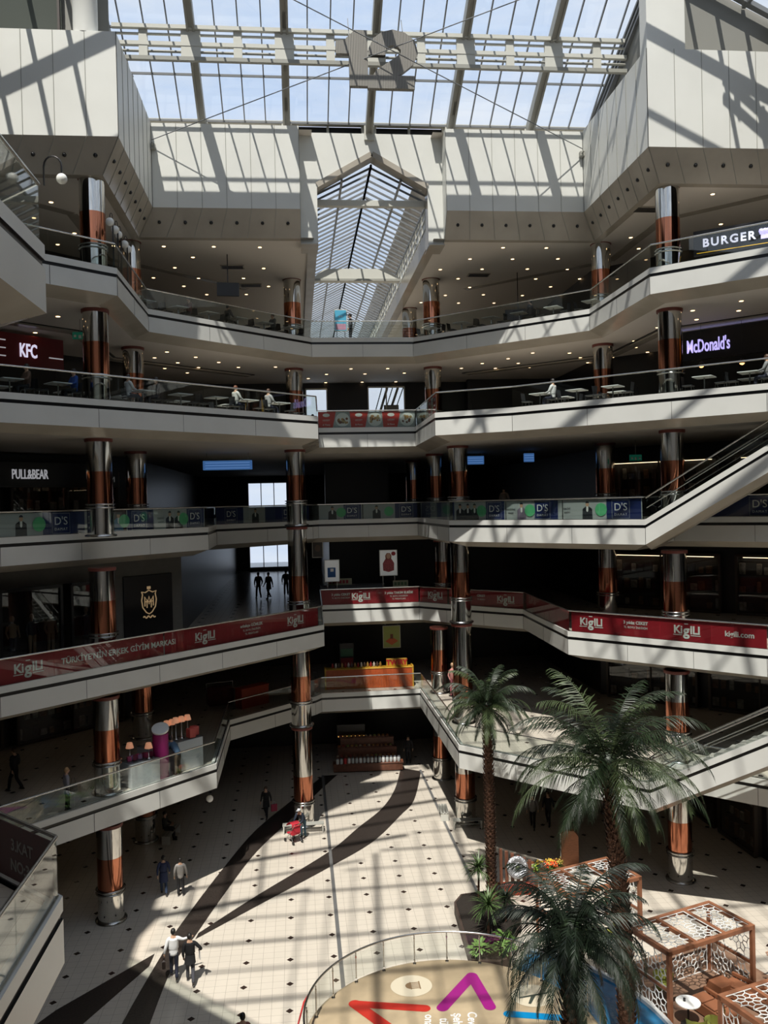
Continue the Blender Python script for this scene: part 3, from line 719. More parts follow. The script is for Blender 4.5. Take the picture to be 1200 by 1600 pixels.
def navy_banner(i, t0, t1, label, items, base=None, level=3):
    p, a, L = run_frame(level, i, t0, t1)
    t = thing('navy_banner', label, 'banner', (p.x, p.y, FZ[level]), a, 'navy suit banners along the railing')
    b = MB(); b.box((L / 2, .006, .58), (L, .012, .90)); b.build('backing_panel', M_lgrey, t)
    for it in items:
        kd = it[0]; X = lambda f: (f - t0) / (t1 - t0) * L
        if kd == 'n':
            x0, x1 = X(it[1]), X(it[2]); b = MB(); b.face(quad(x0, x1, .13, 1.03, -.008)); b.build('navy_field', M_navy, t)
            if len(it) > 3:
                x = X(it[3]); put_text(t, "D'S", .46, x, .66, M_bwhite); put_text(t, 'DAMAT', .15, x, .34, M_bwhite, spacing=1.3)
                b = MB()
                for q in (quad(x - .42, x + .42, .17, .185, -.012), quad(x - .42, x + .42, .97, .985, -.012), quad(x - .42, x - .405, .17, .985, -.012), quad(x + .405, x + .42, .17, .985, -.012)): b.face(q)
                b.build('thin_frame', M_lgrey, t)
        elif kd == 'd': b = MB(); b.face(quad(X(it[1]), X(it[2]), .13, 1.03, -.008)); b.build('dark_field', mat('print_dark_brown', (.06, .025, .03), .5), t)
        elif kd == 'g': x = X(it[1]); b = MB(); b.face([(x + math.cos(2 * pi * j / 24) * .29, -.024, .57 + math.sin(2 * pi * j / 24) * .29) for j in range(24)]); b.build('green_disc', M_green, t)
        elif kd == 'p': portrait(t, X(it[1]), suit=it[2] if len(it) > 2 else None)
        elif kd == 't': put_text(t, it[2], .12, X(it[1]), .62, it[3]); put_text(t, it[2][:6], .1, X(it[1]), .45, it[3])
M_bsuit = mat('print_blue_suit', (.05, .16, .30), .5); M_gsuit = mat('print_grey_suit', (.20, .16, .22), .5)
navy_banner(1, .0, .425, 'navy banner at the left edge with a single dark-suited man and a green disc', [('p', .09), ('g', .162), ('n', .178, .36, .255)])
navy_banner(1, .43, .70, 'navy banner with two men in pale and blue suits on a dark field', [('d', .43, .56), ('t', .40 + .045, 'ESKİ', M_bwhite), ('p', .475, M_gsuit), ('p', .52, M_bsuit), ('g', .548), ('n', .565, .70, .625)])
navy_banner(1, .705, .995, 'navy banner with two dark-suited men at the end of the left wing', [('t', .74, 'ESKİYİ', M_suit), ('p', .79), ('p', .84), ('g', .868), ('n', .888, .99, .935)])
navy_banner(3, .02, .98, 'dim navy banner in the recess left of the tall column', [('n', .02, .28, .16), ('n', .5, .98, .74), ('p', .4)])
navy_banner(5, .02, .44, 'navy banner in the middle run, left half', [('p', .15), ('g', .235), ('n', .26, .43, .34)])
navy_banner(5, .45, .98, 'navy banner in the middle run, right half', [('p', .58), ('g', .70), ('n', .76, .98, .87)])
navy_banner(6, .05, .95, 'navy banner on the slanted run beside the right column', [('n', .1, .4), ('n', .6, .9)])
navy_banner(7, .012, .32, 'navy banner with three men in dark suits right of the column', [('n', .012, .022), ('p', .058), ('p', .105), ('p', .145), ('g', .186), ('n', .21, .315, .258)])
navy_banner(7, .325, .62, 'navy banner with one man in a grey suit on the right wing', [('t', .35, 'YENİSİNE', M_suit), ('p', .41, M_gsuit), ('g', .455), ('n', .478, .60, .52)])
navy_banner(7, .625, .995, 'navy banner at the foot of the escalator with one dark-suited man', [('t', .645, 'ESKİYİ', M_suit), ('p', .745), ('g', .81), ('n', .835, .992, .90)])
navy_banner(9, .02, .5, 'navy banner behind the rising escalator', [('n', .02, .5, .18)])

# food banners on the lower food court
def food_banner(i, t0, t1, label, n0):
    p, a, L = run_frame(4, i, t0, t1)
    t = thing('food_banner', label, 'banner', (p.x, p.y, 20.8), a, 'food photo banners')
    b = MB(); b.box((L / 2, .006, .58), (L, .012, .90)); b.build('pale_panel', M_lgrey, t); n = max(1, round(L / .92)); w = L / n
    for j in range(n):
        if (j + n0) % 2 == 0:
            b = MB(); b.face([(w * j + .02, -.008, .14), (w * (j + 1) - .1, -.008, .14), (w * (j + 1) + .08, -.008, 1.02), (w * j - .05 * (j > 0), -.008, 1.02)]); b.build('red_field', mat('food_red', (.50, .03, .02), .5), t)
            b = MB(); b.face([(w * (j + .5) + math.cos(2 * pi * q / 20) * .2, -.012, .84 + math.sin(2 * pi * q / 20) * .1) for q in range(20)]); b.build('cream_oval', M_bwhite, t)
            put_text(t, 'LEZZET', .12, w * (j + .5), .55, M_bwhite); put_text(t, '& Menü', .13, w * (j + .5), .3, M_bwhite)
        else:
            x = w * (j + .5); b = MB(); b.lathe([(.0001, 0), (.36, .0)], (0, 0, 0), 24)
            b = MB(); b.face([(x + math.cos(2 * pi * q / 24) * .40, -.012, .58 + math.sin(2 * pi * q / 24) * .38) for q in range(24)]); b.build('printed_plate', M_bwhite, t)
            random.seed(j * 7 + n0); cols = [mat('food_brown', (.16, .05, .02)), mat('food_tan', (.46, .24, .09)), mat('food_ochre', (.42, .28, .12))]
            b = MB()
            for q in range(16):
                fx, fz = x + random.uniform(-.26, .26), .58 + random.uniform(-.2, .2); r = random.uniform(.04, .1); b.cm = random.randrange(3)
                b.face([(fx + math.cos(2 * pi * c / 8) * r, -.014 - q * .0006, fz + math.sin(2 * pi * c / 8) * r) for c in range(8)])
            b.build('printed_food', cols, t)
food_banner(3, .02, .98, 'red and white banner with food photos across the middle run', 0)
food_banner(4, .5, .96, 'single food photo banner on the right return of the food court', 1)

# ------------------------------------------------------------------ signs
M_glow = mat('sign_glow_white', (.8, .8, .9), emit=(.80, .78, 1.0), es=.75)
M_glowd = mat('sign_glow_dim', (.5, .5, .5), emit=(.8, .8, .85), es=.32)
M_yel = mat('sign_yellow', (.7, .4, .02), emit=(1, .6, .05), es=.5)
M_blueglow = mat('sign_blue_glow', (.05, .12, .3), emit=(.08, .22, .55), es=.4)
def sign(name, label, a, b, z0, z1, m, depth=.25, cat='sign'):
    """sign board between plan points a (left) and b (right), facing the void"""
    a = Vector(a); b = Vector(b); d = (b - a); L = d.length; t = thing(name, label, cat, (a.x, a.y, z0), math.atan2(d.y, d.x))
    MB().box((L / 2, depth / 2, (z1 - z0) / 2), (L, depth, z1 - z0), bev=.02).build('board', m, t); t['w'] = L; return t, L
M_mred = mat('sign_red', (.16, .008, .012), .4)
t, L = sign('fast_food_sign', 'red and black sign with white letters K F C at the upper left', (-13.3, 38.6), (-10.6, 41.4), 23.2, 24.6, M_mred)
put_text(t, 'KFC', .85, L * .55, .66, M_glow, y=-.03, bold=.014, ex=.02).scale = (.55, 1, 1)
b = MB()
for q in (.35, .7, 1.05): b.box((L * .16, -.01, q), (L * .24, .02, .05))
b.box((L * .9, -.01, .5), (L * .18, .02, .05)); b.build('stripe', M_glowd, t)
t, L = sign('hamburger_shop_sign', 'black sign with glowing lilac letters behind the right front column', (18.55, 39.55), (22.4, 35.7), 23.1, 24.5, M_dark)
mcd = put_text(t, "McDonald's", .85, 1.2, .62, mat('sign_glow_lilac', (.6, .55, .9), emit=(.55, .48, 1), es=1.0), y=-.03, bold=.012, ex=.02); mcd.scale = (.50, 1, 1)
MB().box((L / 2, .05, 1.65), (L, .1, .4)).build('lilac_light_band', mat('lilac_dim', (.2, .2, .3), emit=(.3, .28, .5), es=.25), t)
t, L = sign('arch_sign', 'yellow arch letter on black sign at the right edge of the food court', (22.5, 35.6), (25.5, 32.6), 23.5, 25.2, M_dark)
pts = [(.25 + .55 * (1 - math.cos(f)) , 0, 1.3 * math.sin(f)) for f in [pi * j / 12 for j in range(13)]]
MB().tube([(x, -.05, z) for x, _, z in pts] , .08, 8).tube([(x + 1.1, -.05, z) for x, _, z in pts], .08, 8).build('yellow_arches', M_yel, t)
t, L = sign('burger_shop_sign', 'dark sign reading burger with a small chef emblem at upper right', (17.9, 36.9), (22.5, 33.6), 27.35, 28.45, M_dark)
put_text(t, 'BURGER', .50, L * .26, .50, M_glow, y=-.03, bold=.012, ex=.02, spacing=1.25)
put_text(t, 'HOUSE', .50, L * .78, .50, M_glow, y=-.03, bold=.012, ex=.02, spacing=1.25)
b = MB(); b.box((L * .52, -.03, .40), (.34, .03, .2)); b.box((L * .52, -.03, .54), (.44, .03, .09), bev=.02)
for q in (-.15, 0, .15): b.ball((L * .52 + q, -.03, .64), .11, 8)
b.build('chef_hat_emblem', mat('sign_glow_lilac', (.6, .55, .9)), t)
MB().box((L / 2, -.02, .1), (L * .95, .02, .025)).build('gold_line', M_yel, t)
t, L = sign('clothes_shop_sign', 'dim white shop lettering on black at the far left above the navy banners', (-14.6, 41.8), (-9.4, 47.0), 17.85, 19.1, M_dark)
put_text(t, 'PULL&BEAR', .66, L * .33, .62, M_glowd, y=-.03, bold=.006, ex=.02).scale = (.55, 1, 1)
put_text(t, 'H & M', .4, L * .9, .4, mat('sign_dim_far', (.2, .2, .2), emit=(.6, .6, .6), es=.08), y=-.03)
# crest panel on the taupe shop wall, shop windows beside it
def wallpt(x, k=49.6, s=1): return (x, k + s * x)
t, L = sign('crest_panel', 'black wall panel with a golden shield crest over the red banner', wallpt(-8.15, 49.5), wallpt(-6.2, 49.5), 10.45, 13.5, M_black, .08)
M_gold = mat('crest_gold', (.55, .40, .20), .35, .6, emit=(.8, .55, .3), es=.25)
cx = L / 2; b = MB(); cz = 1.75
sh = [(-.42, .5), (-.36, .38), (-.42, .1), (-.36, -.25), (-.16, -.5), (0, -.58), (.16, -.5), (.36, -.25), (.42, .1), (.36, .38), (.42, .5), (.2, .46), (0, .56), (-.2, .46), (-.42, .5)]
b.tube([(cx + x, -.02, cz + z) for x, z in sh], .028, 6)
for q in ([(-.24, -.2), (-.24, .26), (-.08, 0), (0, .26), (.08, 0), (.24, .26), (.24, -.2)], [(-.12, -.28), (-.12, .12), (0, -.1), (.12, .12), (.12, -.28)], [(-.24, .02), (.24, .02)]): b.tube([(cx + x, -.02, cz + z) for x, z in q], .026, 6)
b.box((cx, -.02, cz + .68), (.2, .03, .14), bev=.02); b.tube([(cx - .34 + .04 * j, -.02, cz - .72 + .05 * math.sin(j * 1.1)) for j in range(18)], .03, 6); b.build('golden_crest', M_gold, t)
def shop_window(label, a, b, z0, z1, frame_m, back_d=1.2, items=0):
    a = Vector(a); b = Vector(b); d = b - a; L = d.length; h = z1 - z0
    t = thing('shop_window', label, 'window', (a.x, a.y, z0), math.atan2(d.y, d.x))
    f = MB()
    for x in (0, L): f.box((x, -.03, h / 2), (.12, .16, h))
    f.box((L / 2, -.03, 0), (L, .16, .12)); f.box((L / 2, -.03, h), (L, .16, .14)); n = max(1, round(L / 2.6))
    for j in range(1, n): f.box((L * j / n, -.03, h / 2), (.07, .12, h))
    f.build('frame', frame_m, t)
    MB().box((L / 2, -.015, h / 2), (L, .01, h)).build('glass_pane', M_shopglass, t)
    return t, L
# display cases are shallow dark boxes fixed before the wall line
M_case = mat('display_dark', (.030, .024, .020), .6)
def display(label, a, b, z0, z1, fr, goods, back=0):
    t, L = shop_window(label, a, b, z0, z1, fr); h = z1 - z0
    gb = [MB(), MB(), MB()]; rr = random.Random(len(label) * 7 + int(a[0] * 10) if 0 else len(label) * 7)
    nn = max(2, int(L / .42))
    for lv in range(3):
        for q in range(nn):
            if rr.random() < .75: hh = rr.uniform(.3, .62); gb[rr.randrange(3)].box(((q + .5) * L / nn, max(.12, back - .12), .15 + lv * h * .31 + hh / 2), (L / nn * rr.uniform(.45, .85), .1, hh), bev=.02)
    if goods:
        dl_ = MB(); dl_.box((L / 2, .06, h - .1), (L * .9, .04, .03)); dl_.build('display_fill_strip', mat('display_fill_glow', (1, .8, .6), emit=(1, .72, .45), es=4), t)  # glowing strip added only to brighten the displayed goods
        for q, nm_, cc in zip(gb, ('dark_goods', 'brown_goods', 'pale_goods'), ((.06, .05, .06), (.22, .12, .07), (.42, .38, .34))): q.build(nm_, mat('goods_' + nm_, cc, .8, var=.5, vscale=6), t) if q.v else None
    b_ = MB(); b_.face([(0, back, 0), (L, back, 0), (L, back, h), (0, back, h)])
    if back: b_.box((0, back / 2, h / 2), (.03, back, h)); b_.box((L, back / 2, h / 2), (.03, back, h)); b_.box((L / 2, back / 2, 0), (L, back, .04)); b_.box((L / 2, back / 2, h), (L, back, .04))
    b_.build('dark_backing', M_case, t)
    return t, L
t, L = display('left shop window with dressed figures over the red banner', wallpt(-12.1, 48.45), wallpt(-10.2, 48.45), 10.465, 13.45, M_black, 0, .62)
display('narrow shop window between the big one and the front column', wallpt(-9.85, 48.45), wallpt(-8.9, 48.45), 10.465, 13.45, M_black, 0, .62)
display('shop window beyond the left frame edge over the red banner', wallpt(-15.3, 48.45), wallpt(-12.5, 48.45), 10.465, 13.45, M_black, 0, .62)
# mannequins
def mannequin(label, loc, rz, top, legs, s=1.0):
    t = thing('mannequin', label, 'mannequin', loc, rz)
    b = MB(); b.ball((0, 0, 1.68), .1, 12, .85, 1, 1.25); b.tube([(0, 0, 1.46), (0, 0, 1.6)], .05); b.build('head', mat('mannequin_skin', (.42, .27, .17), .4), t)
    b = MB(); b.lathe([(.12, .92), (.17, .98), (.15, 1.15), (.2, 1.38), (.13, 1.46), (.05, 1.5)], n=14, sy=.65)
    for sx in (-1, 1): b.tube([(sx * .2, 0, 1.4), (sx * .26, .02, 1.15), (sx * .24, -.1, .92)], [.055, .045, .035], 8)
    b.build('jacket', top, t)
    b = MB()
    for sx in (-1, 1): b.tube([(sx * .09, 0, .95), (sx * .1, 0, .5), (sx * .1, .02, .06)], [.09, .065, .05], 8)
    b.build('trousers', legs, t); MB().lathe([(.22, 0), (.22, .03)], n=20).build('base_plate', M_ring, t); t.scale = (s,) * 3
    return t
mA = mat('clothes_tan', (.30, .20, .12), .8); mB_ = mat('clothes_dark', (.03, .03, .04), .8); mC = mat('clothes_wine', (.20, .03, .05), .8)
for (x, k, lab, c1, c2) in ((-11.85, 48.93, 'mannequin in tan jacket at the left end of the window', mA, mB_), (-11.25, 48.93, 'mannequin in dark suit leaning in the left shop window', mB_, mA), (-10.65, 48.93, 'mannequin in brown coat at the right of the left shop window', mA, mA), (-9.45, 48.93, 'mannequin in dark coat in the narrow shop window', mB_, mB_)):
    mannequin(lab, (x, k + x, 10.47), .8, c1, c2, 1.05)

# generic shop fronts along the dark back walls
def shops(k, line, names, off=.4):
    z = FZ.get(k, 0); a = Vector(line[0]); b = Vector(line[1]); d = (b - a).normalized(); nrm = Vector((d.y, -d.x)); n = len(names); L = (b - a).length
    for j, nm in enumerate(names):
        p = a + d * (L * (j + .06) / n) + nrm * off; q = a + d * (L * (j + .94) / n) + nrm * off
        display(nm, p, q, z + .065, z + 3.1, mat('bronze_frame', (.05, .035, .025), .4), 1, .38)
shops(0, [(-20, 38), (-9.6, 48.4)], ['dark ground floor shop window at the far left', 'dark ground floor shop window behind the left front column', 'dark ground floor shop window nearest the passage on the left'])
shops(0, [(20.6, 44.5), (20.85, 37.2)], ['ground floor shop window with hanging goods at the right', 'ground floor shop window with printed boxes at the right edge'], .25)
shops(1, [(-24, 34), (-9.6, 48.4)], ['unlit shop window one floor up at the far left', 'unlit shop window one floor up behind the pink stall', 'unlit shop window one floor up beside the left passage'])
shops(1, [(17.7, 48.6), (30, 36.3)], ['clothes shop window one floor up behind the tall palm', 'clothes shop window one floor up behind the right column', 'clothes shop window one floor up at the right frame edge'])
shops(2, [(17.7, 48.6), (33, 33.3)], ['dim shop window over the red banner behind the right column', 'dim shop window over the red banner at the right edge', 'dim shop window over the red banner near the passage'])
shops(3, [(-24, 34), (-9.6, 48.4)], ['warm-lit shop window behind the navy banner at the left edge', 'warm-lit shop window behind the left front column, navy banner level', 'shop window with green display beside the left passage, navy banner level'])
shops(3, [(17.7, 48.6), (33, 33.3)], ['shop window with framed poster, navy banner level', 'shop window behind the escalator rail, navy banner level', 'shop window at the right edge, navy banner level'])
# free standing posters, screens, hanging things
def poster(name, label, loc, w, h, rz, face, stand=True, cat='poster', legs=.5, frame=None):
    t = thing(name, label, cat, loc, rz); MB().box((0, .03, legs + h / 2), (w + .08, .05, h + .08), bev=.01).build('frame', frame or M_steell, t)
    b = MB(); b.face(quad(-w / 2, w / 2, legs, legs + h, -.002)); b.build('printed_sheet', face, t)
    if stand: 
        b = MB(); b.bar((-w * .35, .05, 0), (-w * .35, .05, legs), .05); b.bar((w * .35, .05, 0), (w * .35, .05, legs), .05); b.box((0, .05, .02), (w, .4, .04)); b.build('stand', M_ring, t)
    return t
P_w = mat('poster_white', (.62, .63, .62), .5, emit=(.7, .72, .7), es=.12)
t = poster('lightbox_poster', 'lit poster of a woman in a red patterned sweater over the middle banner', (5.65, 53.6, 10.4), 1.05, 1.55, 0, P_w, legs=1.75)
b = MB(); b.face([(math.cos(2 * pi * j / 16) * .13, -.008, 2.95 + math.sin(2 * pi * j / 16) * .17) for j in range(16)]); b.build('printed_face', M_skin, t)
b = MB(); b.face([(-.17, -.006, 2.72), (.17, -.006, 2.72), (.2, -.006, 2.98), (.1, -.006, 3.14), (-.1, -.006, 3.14), (-.2, -.006, 2.98)]); b.build('printed_hair', mat('print_auburn', (.22, .07, .03)), t)
b = MB(); b.face([(-.34, -.007, 2.05), (0, -.007, 1.95), (.34, -.007, 2.05), (.36, -.007, 2.5), (.2, -.007, 2.76), (-.2, -.007, 2.76), (-.36, -.007, 2.5)]); b.build('printed_sweater', mat('print_sweater', (.35, .06, .07), var=.7, vscale=18), t)
b = MB(); b.face([(.32 + math.cos(2 * pi * j / 16) * .14, -.007, 3.1 + math.sin(2 * pi * j / 16) * .13) for j in range(16)]); b.build('red_badge', M_red, t)
t = poster('phone_poster', 'white stand poster showing a blue booklet, left part of the middle run', (2.1, 53.4, 10.4), .85, 1.3, 0, P_w, legs=1.5)
b = MB(); b.face(quad(-.28, .22, 1.75, 2.35, -.007)); b.build('blue_booklet', mat('print_blue', (.01, .08, .25)), t); b = MB(); b.face(quad(-.1, .1, 2.1, 2.28, -.009)); b.build('white_square', M_bwhite, t)
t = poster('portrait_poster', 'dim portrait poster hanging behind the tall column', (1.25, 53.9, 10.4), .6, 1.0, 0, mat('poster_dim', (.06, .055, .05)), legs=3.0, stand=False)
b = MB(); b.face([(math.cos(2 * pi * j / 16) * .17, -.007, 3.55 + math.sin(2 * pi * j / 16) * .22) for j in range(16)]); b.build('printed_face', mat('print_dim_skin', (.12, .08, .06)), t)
t = poster('menu_poster', 'yellow-green poster with red diamond hanging over the orange counter', (5.85, 54.6, 5.2), 1.05, 1.35, 0, mat('poster_lime', (.33, .38, .10), .5), stand=False, legs=2.25)
for q in (-.4, .4): MB().bar((q, .03, 3.6), (q, .03, 3.95), .02).build('rod', M_ring, t)
b = MB(); b.face([(-.42, -.007, 2.65), (0, -.007, 2.4), (.42, -.007, 2.65), (0, -.007, 2.92)]); b.build('red_diamond', mat('print_orange_red', (.50, .10, .02)), t)
b = MB(); b.face(quad(-.09, .09, 2.8, 3.1, -.009)); b.build('printed_cup', mat('food_brown', (.16, .05, .02)), t)
t = poster('blue_poster', 'light blue stand poster beside the man on the top balcony', (2.85, 50.6, 26.0), .68, 1.2, 0, mat('poster_cyan', (.05, .28, .42), .5, emit=(.1, .4, .6), es=.2), legs=.85)
b = MB(); b.face(quad(-.3, .3, .9, 1.25, -.007)); b.build('pink_picture', mat('print_pink', (.5, .25, .35)), t)
put_text(t, 'ara', .2, 0, 1.7, M_bwhite, y=-.01)
t = thing('hanging_screen', 'black flat screen hanging from the top ceiling at the left', 'screen', (-3.3, 46.0, 27.75), .1)
MB().box((0, 0, .36), (1.15, .12, .72), bev=.02).build('screen_case', M_black, t); MB().bar((0, 0, .7), (0, 0, 2.2), .05).build('ceiling_rod', M_black, t); MB().box((0, -.065, .36), (1.05, .01, .62)).build('screen_glass', M_dark, t)
t = thing('hanging_screen', 'dark flat screen hanging over the right diagonal of the top balcony', 'screen', (13.2, 49.5, 26.9), -.3)
MB().box((0, 0, .5), (1.5, .12, .9), bev=.02).build('screen_case', mat('screen_navy', (.01, .015, .03), .3), t); MB().bar((0, 0, .9), (0, 0, 3.1), .05).build('ceiling_rod', M_black, t)
for (x0, x1, v, z0, z1, lab) in ((-4.9, -2.3, 46.6, 18.65, 19.15, 'long dim blue lit board under the ceiling left of the tall column'), (9.95, 11.2, 50.5, 18.85, 19.35, 'small blue lit board under the ceiling right of the columns'), (13.1, 13.7, 48.5, 18.85, 19.35, 'tiny blue lit board under the ceiling further right')):
    t, L = sign('blue_lit_board', lab, (x0, v), (x1, v), z0, z1, M_blueglow, .1)
    b = MB()
    for q in range(3): b.box((L / 2, -.01, .1 + q * .14), (L * .9, .012, .03))
    for q in (.2, L - .2): MB().bar((q, .05, z1 - z0), (q, .05, 19.55 - z0), .03).build('rod', M_ring, t)
    b.build('text_lines', mat('dim_lines', (.1, .2, .4), emit=(.2, .4, .8), es=.5), t)
for (p, lab) in (((16.9, 41.5, 18.5), 'green exit sign under the beam right of the navy banners'), ((-8.9, 37.5, 23.9), 'green exit sign under the food court ceiling at the left')):
    t = thing('exit_sign', lab, 'sign', p); MB().box((0, 0, .15), (.62, .06, .3), bev=.01).build('case', mat('exit_green', (.0, .10, .06), emit=(.02, .3, .18), es=.1), t)
    MB().box((0, -.035, .1), (.12, .01, .14)).box((-.2, -.035, .13), (.1, .01, .1)).box((.2, -.035, .13), (.1, .01, .1)).build('pictogram', M_bwhite, t); MB().bar((0, 0, .3), (0, 0, 1.05 if p[2] < 20 else .85), .02).build('rod', M_ring, t)
# the big number 12
t = thing('number_sign', 'huge ribbed grey number 12 hanging in front of the glass roof', 'sign', (2.2, 37.9, 34.9))
M_rib = mat('ribbed_grey', (.25, .235, .21), .55)
nt = M_rib.node_tree; tcn = nt.nodes.new('ShaderNodeTexCoord'); wv = nt.nodes.new('ShaderNodeTexWave'); wv.inputs['Scale'].default_value = 4.4; crn = nt.nodes.new('ShaderNodeValToRGB')
crn.color_ramp.elements[0].position = .25; crn.color_ramp.elements[1].position = .4; crn.color_ramp.elements[0].color = (.07, .065, .06, 1); crn.color_ramp.elements[1].color = (.27, .255, .225, 1)
nt.links.new(tcn.outputs['Object'], wv.inputs[0]); nt.links.new(wv.outputs[0], crn.inputs[0]); nt.links.new(crn.outputs[0], nt.nodes['Principled BSDF'].inputs['Base Color'])
def V12(px, py):    # measured outline on the plane of the sign, metres
    return ((px - 524) * .02735, (137 - py) * .02735)
one = [(524, 63), (538, 61), (550, 50), (554, 45), (575, 45), (575, 134), (545, 134), (545, 83), (524, 83)]
b = MB(); pts = [V12(*p) for p in one]; n = len(pts)
b.idx([(x, -.12, z) for x, z in pts] + [(x, .12, z) for x, z in pts], [tuple(range(n)), tuple(range(2 * n - 1, n - 1, -1))] + [(i, n + i, n + (i + 1) % n, (i + 1) % n) for i in range(n)])
b.build('digit_one', M_rib, t, tri=True)
out = [(576, 80), (578, 66), (585, 54), (597, 46), (615, 42), (633, 43), (648, 52), (655, 64), (656, 78), (650, 92), (636, 104), (613, 116), (613, 117), (650, 117), (649, 137), (574, 136), (574, 122), (585, 110), (602, 98), (603, 96)]
hole = [(603, 72), (607, 66), (615, 63), (624, 65), (629, 71), (629, 80), (624, 87), (615, 95), (603, 96)]
b = MB()
# the 2 as a thick bent ribbon: stroke polygons
st = [(590, 84, 13.5), (590, 76, 13.5), (595, 65, 13), (604, 58, 12.5), (616, 55, 12.5), (630, 58.5, 13), (640, 67, 14), (642.5, 78, 14), (638, 89, 13.5), (625, 99.5, 13), (610, 109, 13), (597, 118, 13), (588, 130, 12.5)]
L_, R_ = [], []
for i, (x, y, w_) in enumerate(st):
    a_ = st[max(i - 1, 0)]; c_ = st[min(i + 1, len(st) - 1)]; d_ = Vector((c_[0] - a_[0], c_[1] - a_[1])).normalized(); nn = Vector((-d_.y, d_.x))
    L_.append(V12(x + nn.x * w_, y + nn.y * w_)); R_.append(V12(x - nn.x * w_, y - nn.y * w_))
m_ = len(st)
for ya in (-.12, .12): b.idx([(x, ya, z) for x, z in L_] + [(x, ya, z) for x, z in R_], [(i, i + 1, m_ + i + 1, m_ + i) for i in range(m_ - 1)])
for S_ in (L_, R_): b.idx([(x, -.12, z) for x, z in S_] + [(x, .12, z) for x, z in S_], [(i, i + 1, m_ + i + 1, m_ + i) for i in range(m_ - 1)])
x0, z0 = V12(574, 137); x1, z1 = V12(650, 116); b.box(((x0 + x1) / 2, 0, (z0 + z1) / 2), (x1 - x0, .25, z1 - z0))
b.build('digit_two', M_rib, t)
for x in (.6, 3.0): MB().bar((x, 0, 2.3), (x, .6, 3.4), .03).build('hanger', M_mull, t)
# stay cables
def cable(lab, a, b): tag(MB().tube([a, b], .022, 6).build('stay_cable', M_mull), lab, 'cable')
cable('thin steel cable from the left bulkhead corner rising to the right past the number', (-6.45, 42.2, 34.3), (11.8, 34.05, 37.75))
cable('thin steel cable from the right bulkhead corner rising to the left past the number', (14.75, 42.2, 34.25), (-1.5, 34.0, 37.35))
for x, lab in ((-6.4, 'cable anchor bracket on the left bulkhead corner'), (14.72, 'cable anchor bracket on the right bulkhead corner')):
    tag(MB().box((x, 42.25, 34.0), (.22, .22, .3), bev=.04).tube([(x, 42.2, 34.0), (x, 41.9, 34.05)], .04).build('cable_anchor', M_steel), lab, 'bracket')
# globe lamps beside the rail
def globe(label, loc, R=.16, out=(.0, -.3)):
    t = thing('globe_lamp', label, 'lamp', loc, 0, 'white globe lamps by the top left railing'); MB().ball((out[0], out[1], .0), R, 16).build('globe', mat('opal_globe', (.75, .75, .72), .25), t)
    MB().tube([(0, 0, -.1), (0, 0, .2)] + [(out[0] * (.5 - .5 * math.cos(pi * q / 8)), out[1] * (.5 - .5 * math.cos(pi * q / 8)), .2 + .16 * math.sin(pi * q / 8) ) for q in range(1, 9)] + [(out[0], out[1], R * .9)], .014, 6).build('curved_arm', M_black, t); return t
for j, (v, w) in enumerate(zip((34.8, 35.75, 36.4, 37.7, 38.4), ('nearest', 'second', 'third', 'fourth', 'farthest'))):
    t = globe(f'white globe lamp on a black post by the top left railing, {w} of five', (-6.9, v, 27.95), .17, (-.1, -.05)); MB().bar((0, 0, -1.83), (0, 0, .1), .05).build('post', M_black, t)
t = globe('small white globe lamp on the corner of the near upper left rail', (-3.85, 14.15, 21.95), .085, (.28, -.02)); t.pop('group', None)
t = globe('small white globe lamp hanging under the lower left balcony corner', (-4.15, 38.75, 3.74), .16, (.0, -.02)); t.pop('group', None)
# near left banner
t = thing('address_banner', 'dark red banner with dim floor and number lettering, lower left corner', 'banner', (-3.95, 14.05, 10.4), math.radians(135))
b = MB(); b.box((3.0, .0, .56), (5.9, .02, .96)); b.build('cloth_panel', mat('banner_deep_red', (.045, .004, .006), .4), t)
for q, zq in (('3.KAT', .70), ('NO:36', .36)):
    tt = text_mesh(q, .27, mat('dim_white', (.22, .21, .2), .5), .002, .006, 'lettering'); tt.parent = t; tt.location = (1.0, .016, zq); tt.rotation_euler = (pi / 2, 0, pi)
# ------------------------------------------------------------------ people
def skin_grow(nodes, edges, root, levels=2):
    b = bmesh.new(); sk = b.verts.layers.skin.verify(); vs = {}
    for k, (p, r) in nodes.items():
        v = b.verts.new(p); v[sk].radius = r if isinstance(r, tuple) else (r, r); v[sk].use_root = (k == root); vs[k] = v
    for a, c in edges: b.edges.new((vs[a], vs[c]))
    me = bpy.data.meshes.new('g'); b.to_mesh(me); b.free(); o = bpy.data.objects.new('g', me); C.objects.link(o)
    m = o.modifiers.new('s', 'SKIN'); m.use_smooth_shade = True; u = o.modifiers.new('u', 'SUBSURF'); u.levels = levels; u.render_levels = levels
    bpy.context.view_layer.update(); me2 = bpy.data.meshes.new_from_object(o.evaluated_get(bpy.context.evaluated_depsgraph_get()))
    vs = [tuple(v.co) for v in me2.vertices]; fs = [tuple(p.vertices) for p in me2.polygons]
    bpy.data.objects.remove(o); bpy.data.meshes.remove(me); bpy.data.meshes.remove(me2); return vs, fs
M_eye = mat('eye_dark', (.02, .015, .012), .3); M_lip = mat('lips', (.35, .12, .09), .5)
M_hairs = {'black': mat('hair_black', (.012, .010, .009), .5), 'brown': mat('hair_brown', (.06, .03, .015), .5), 'blond': mat('hair_blond', (.34, .20, .09), .5), 'auburn': mat('hair_auburn', (.14, .05, .02), .5)}
PCACHE = {}
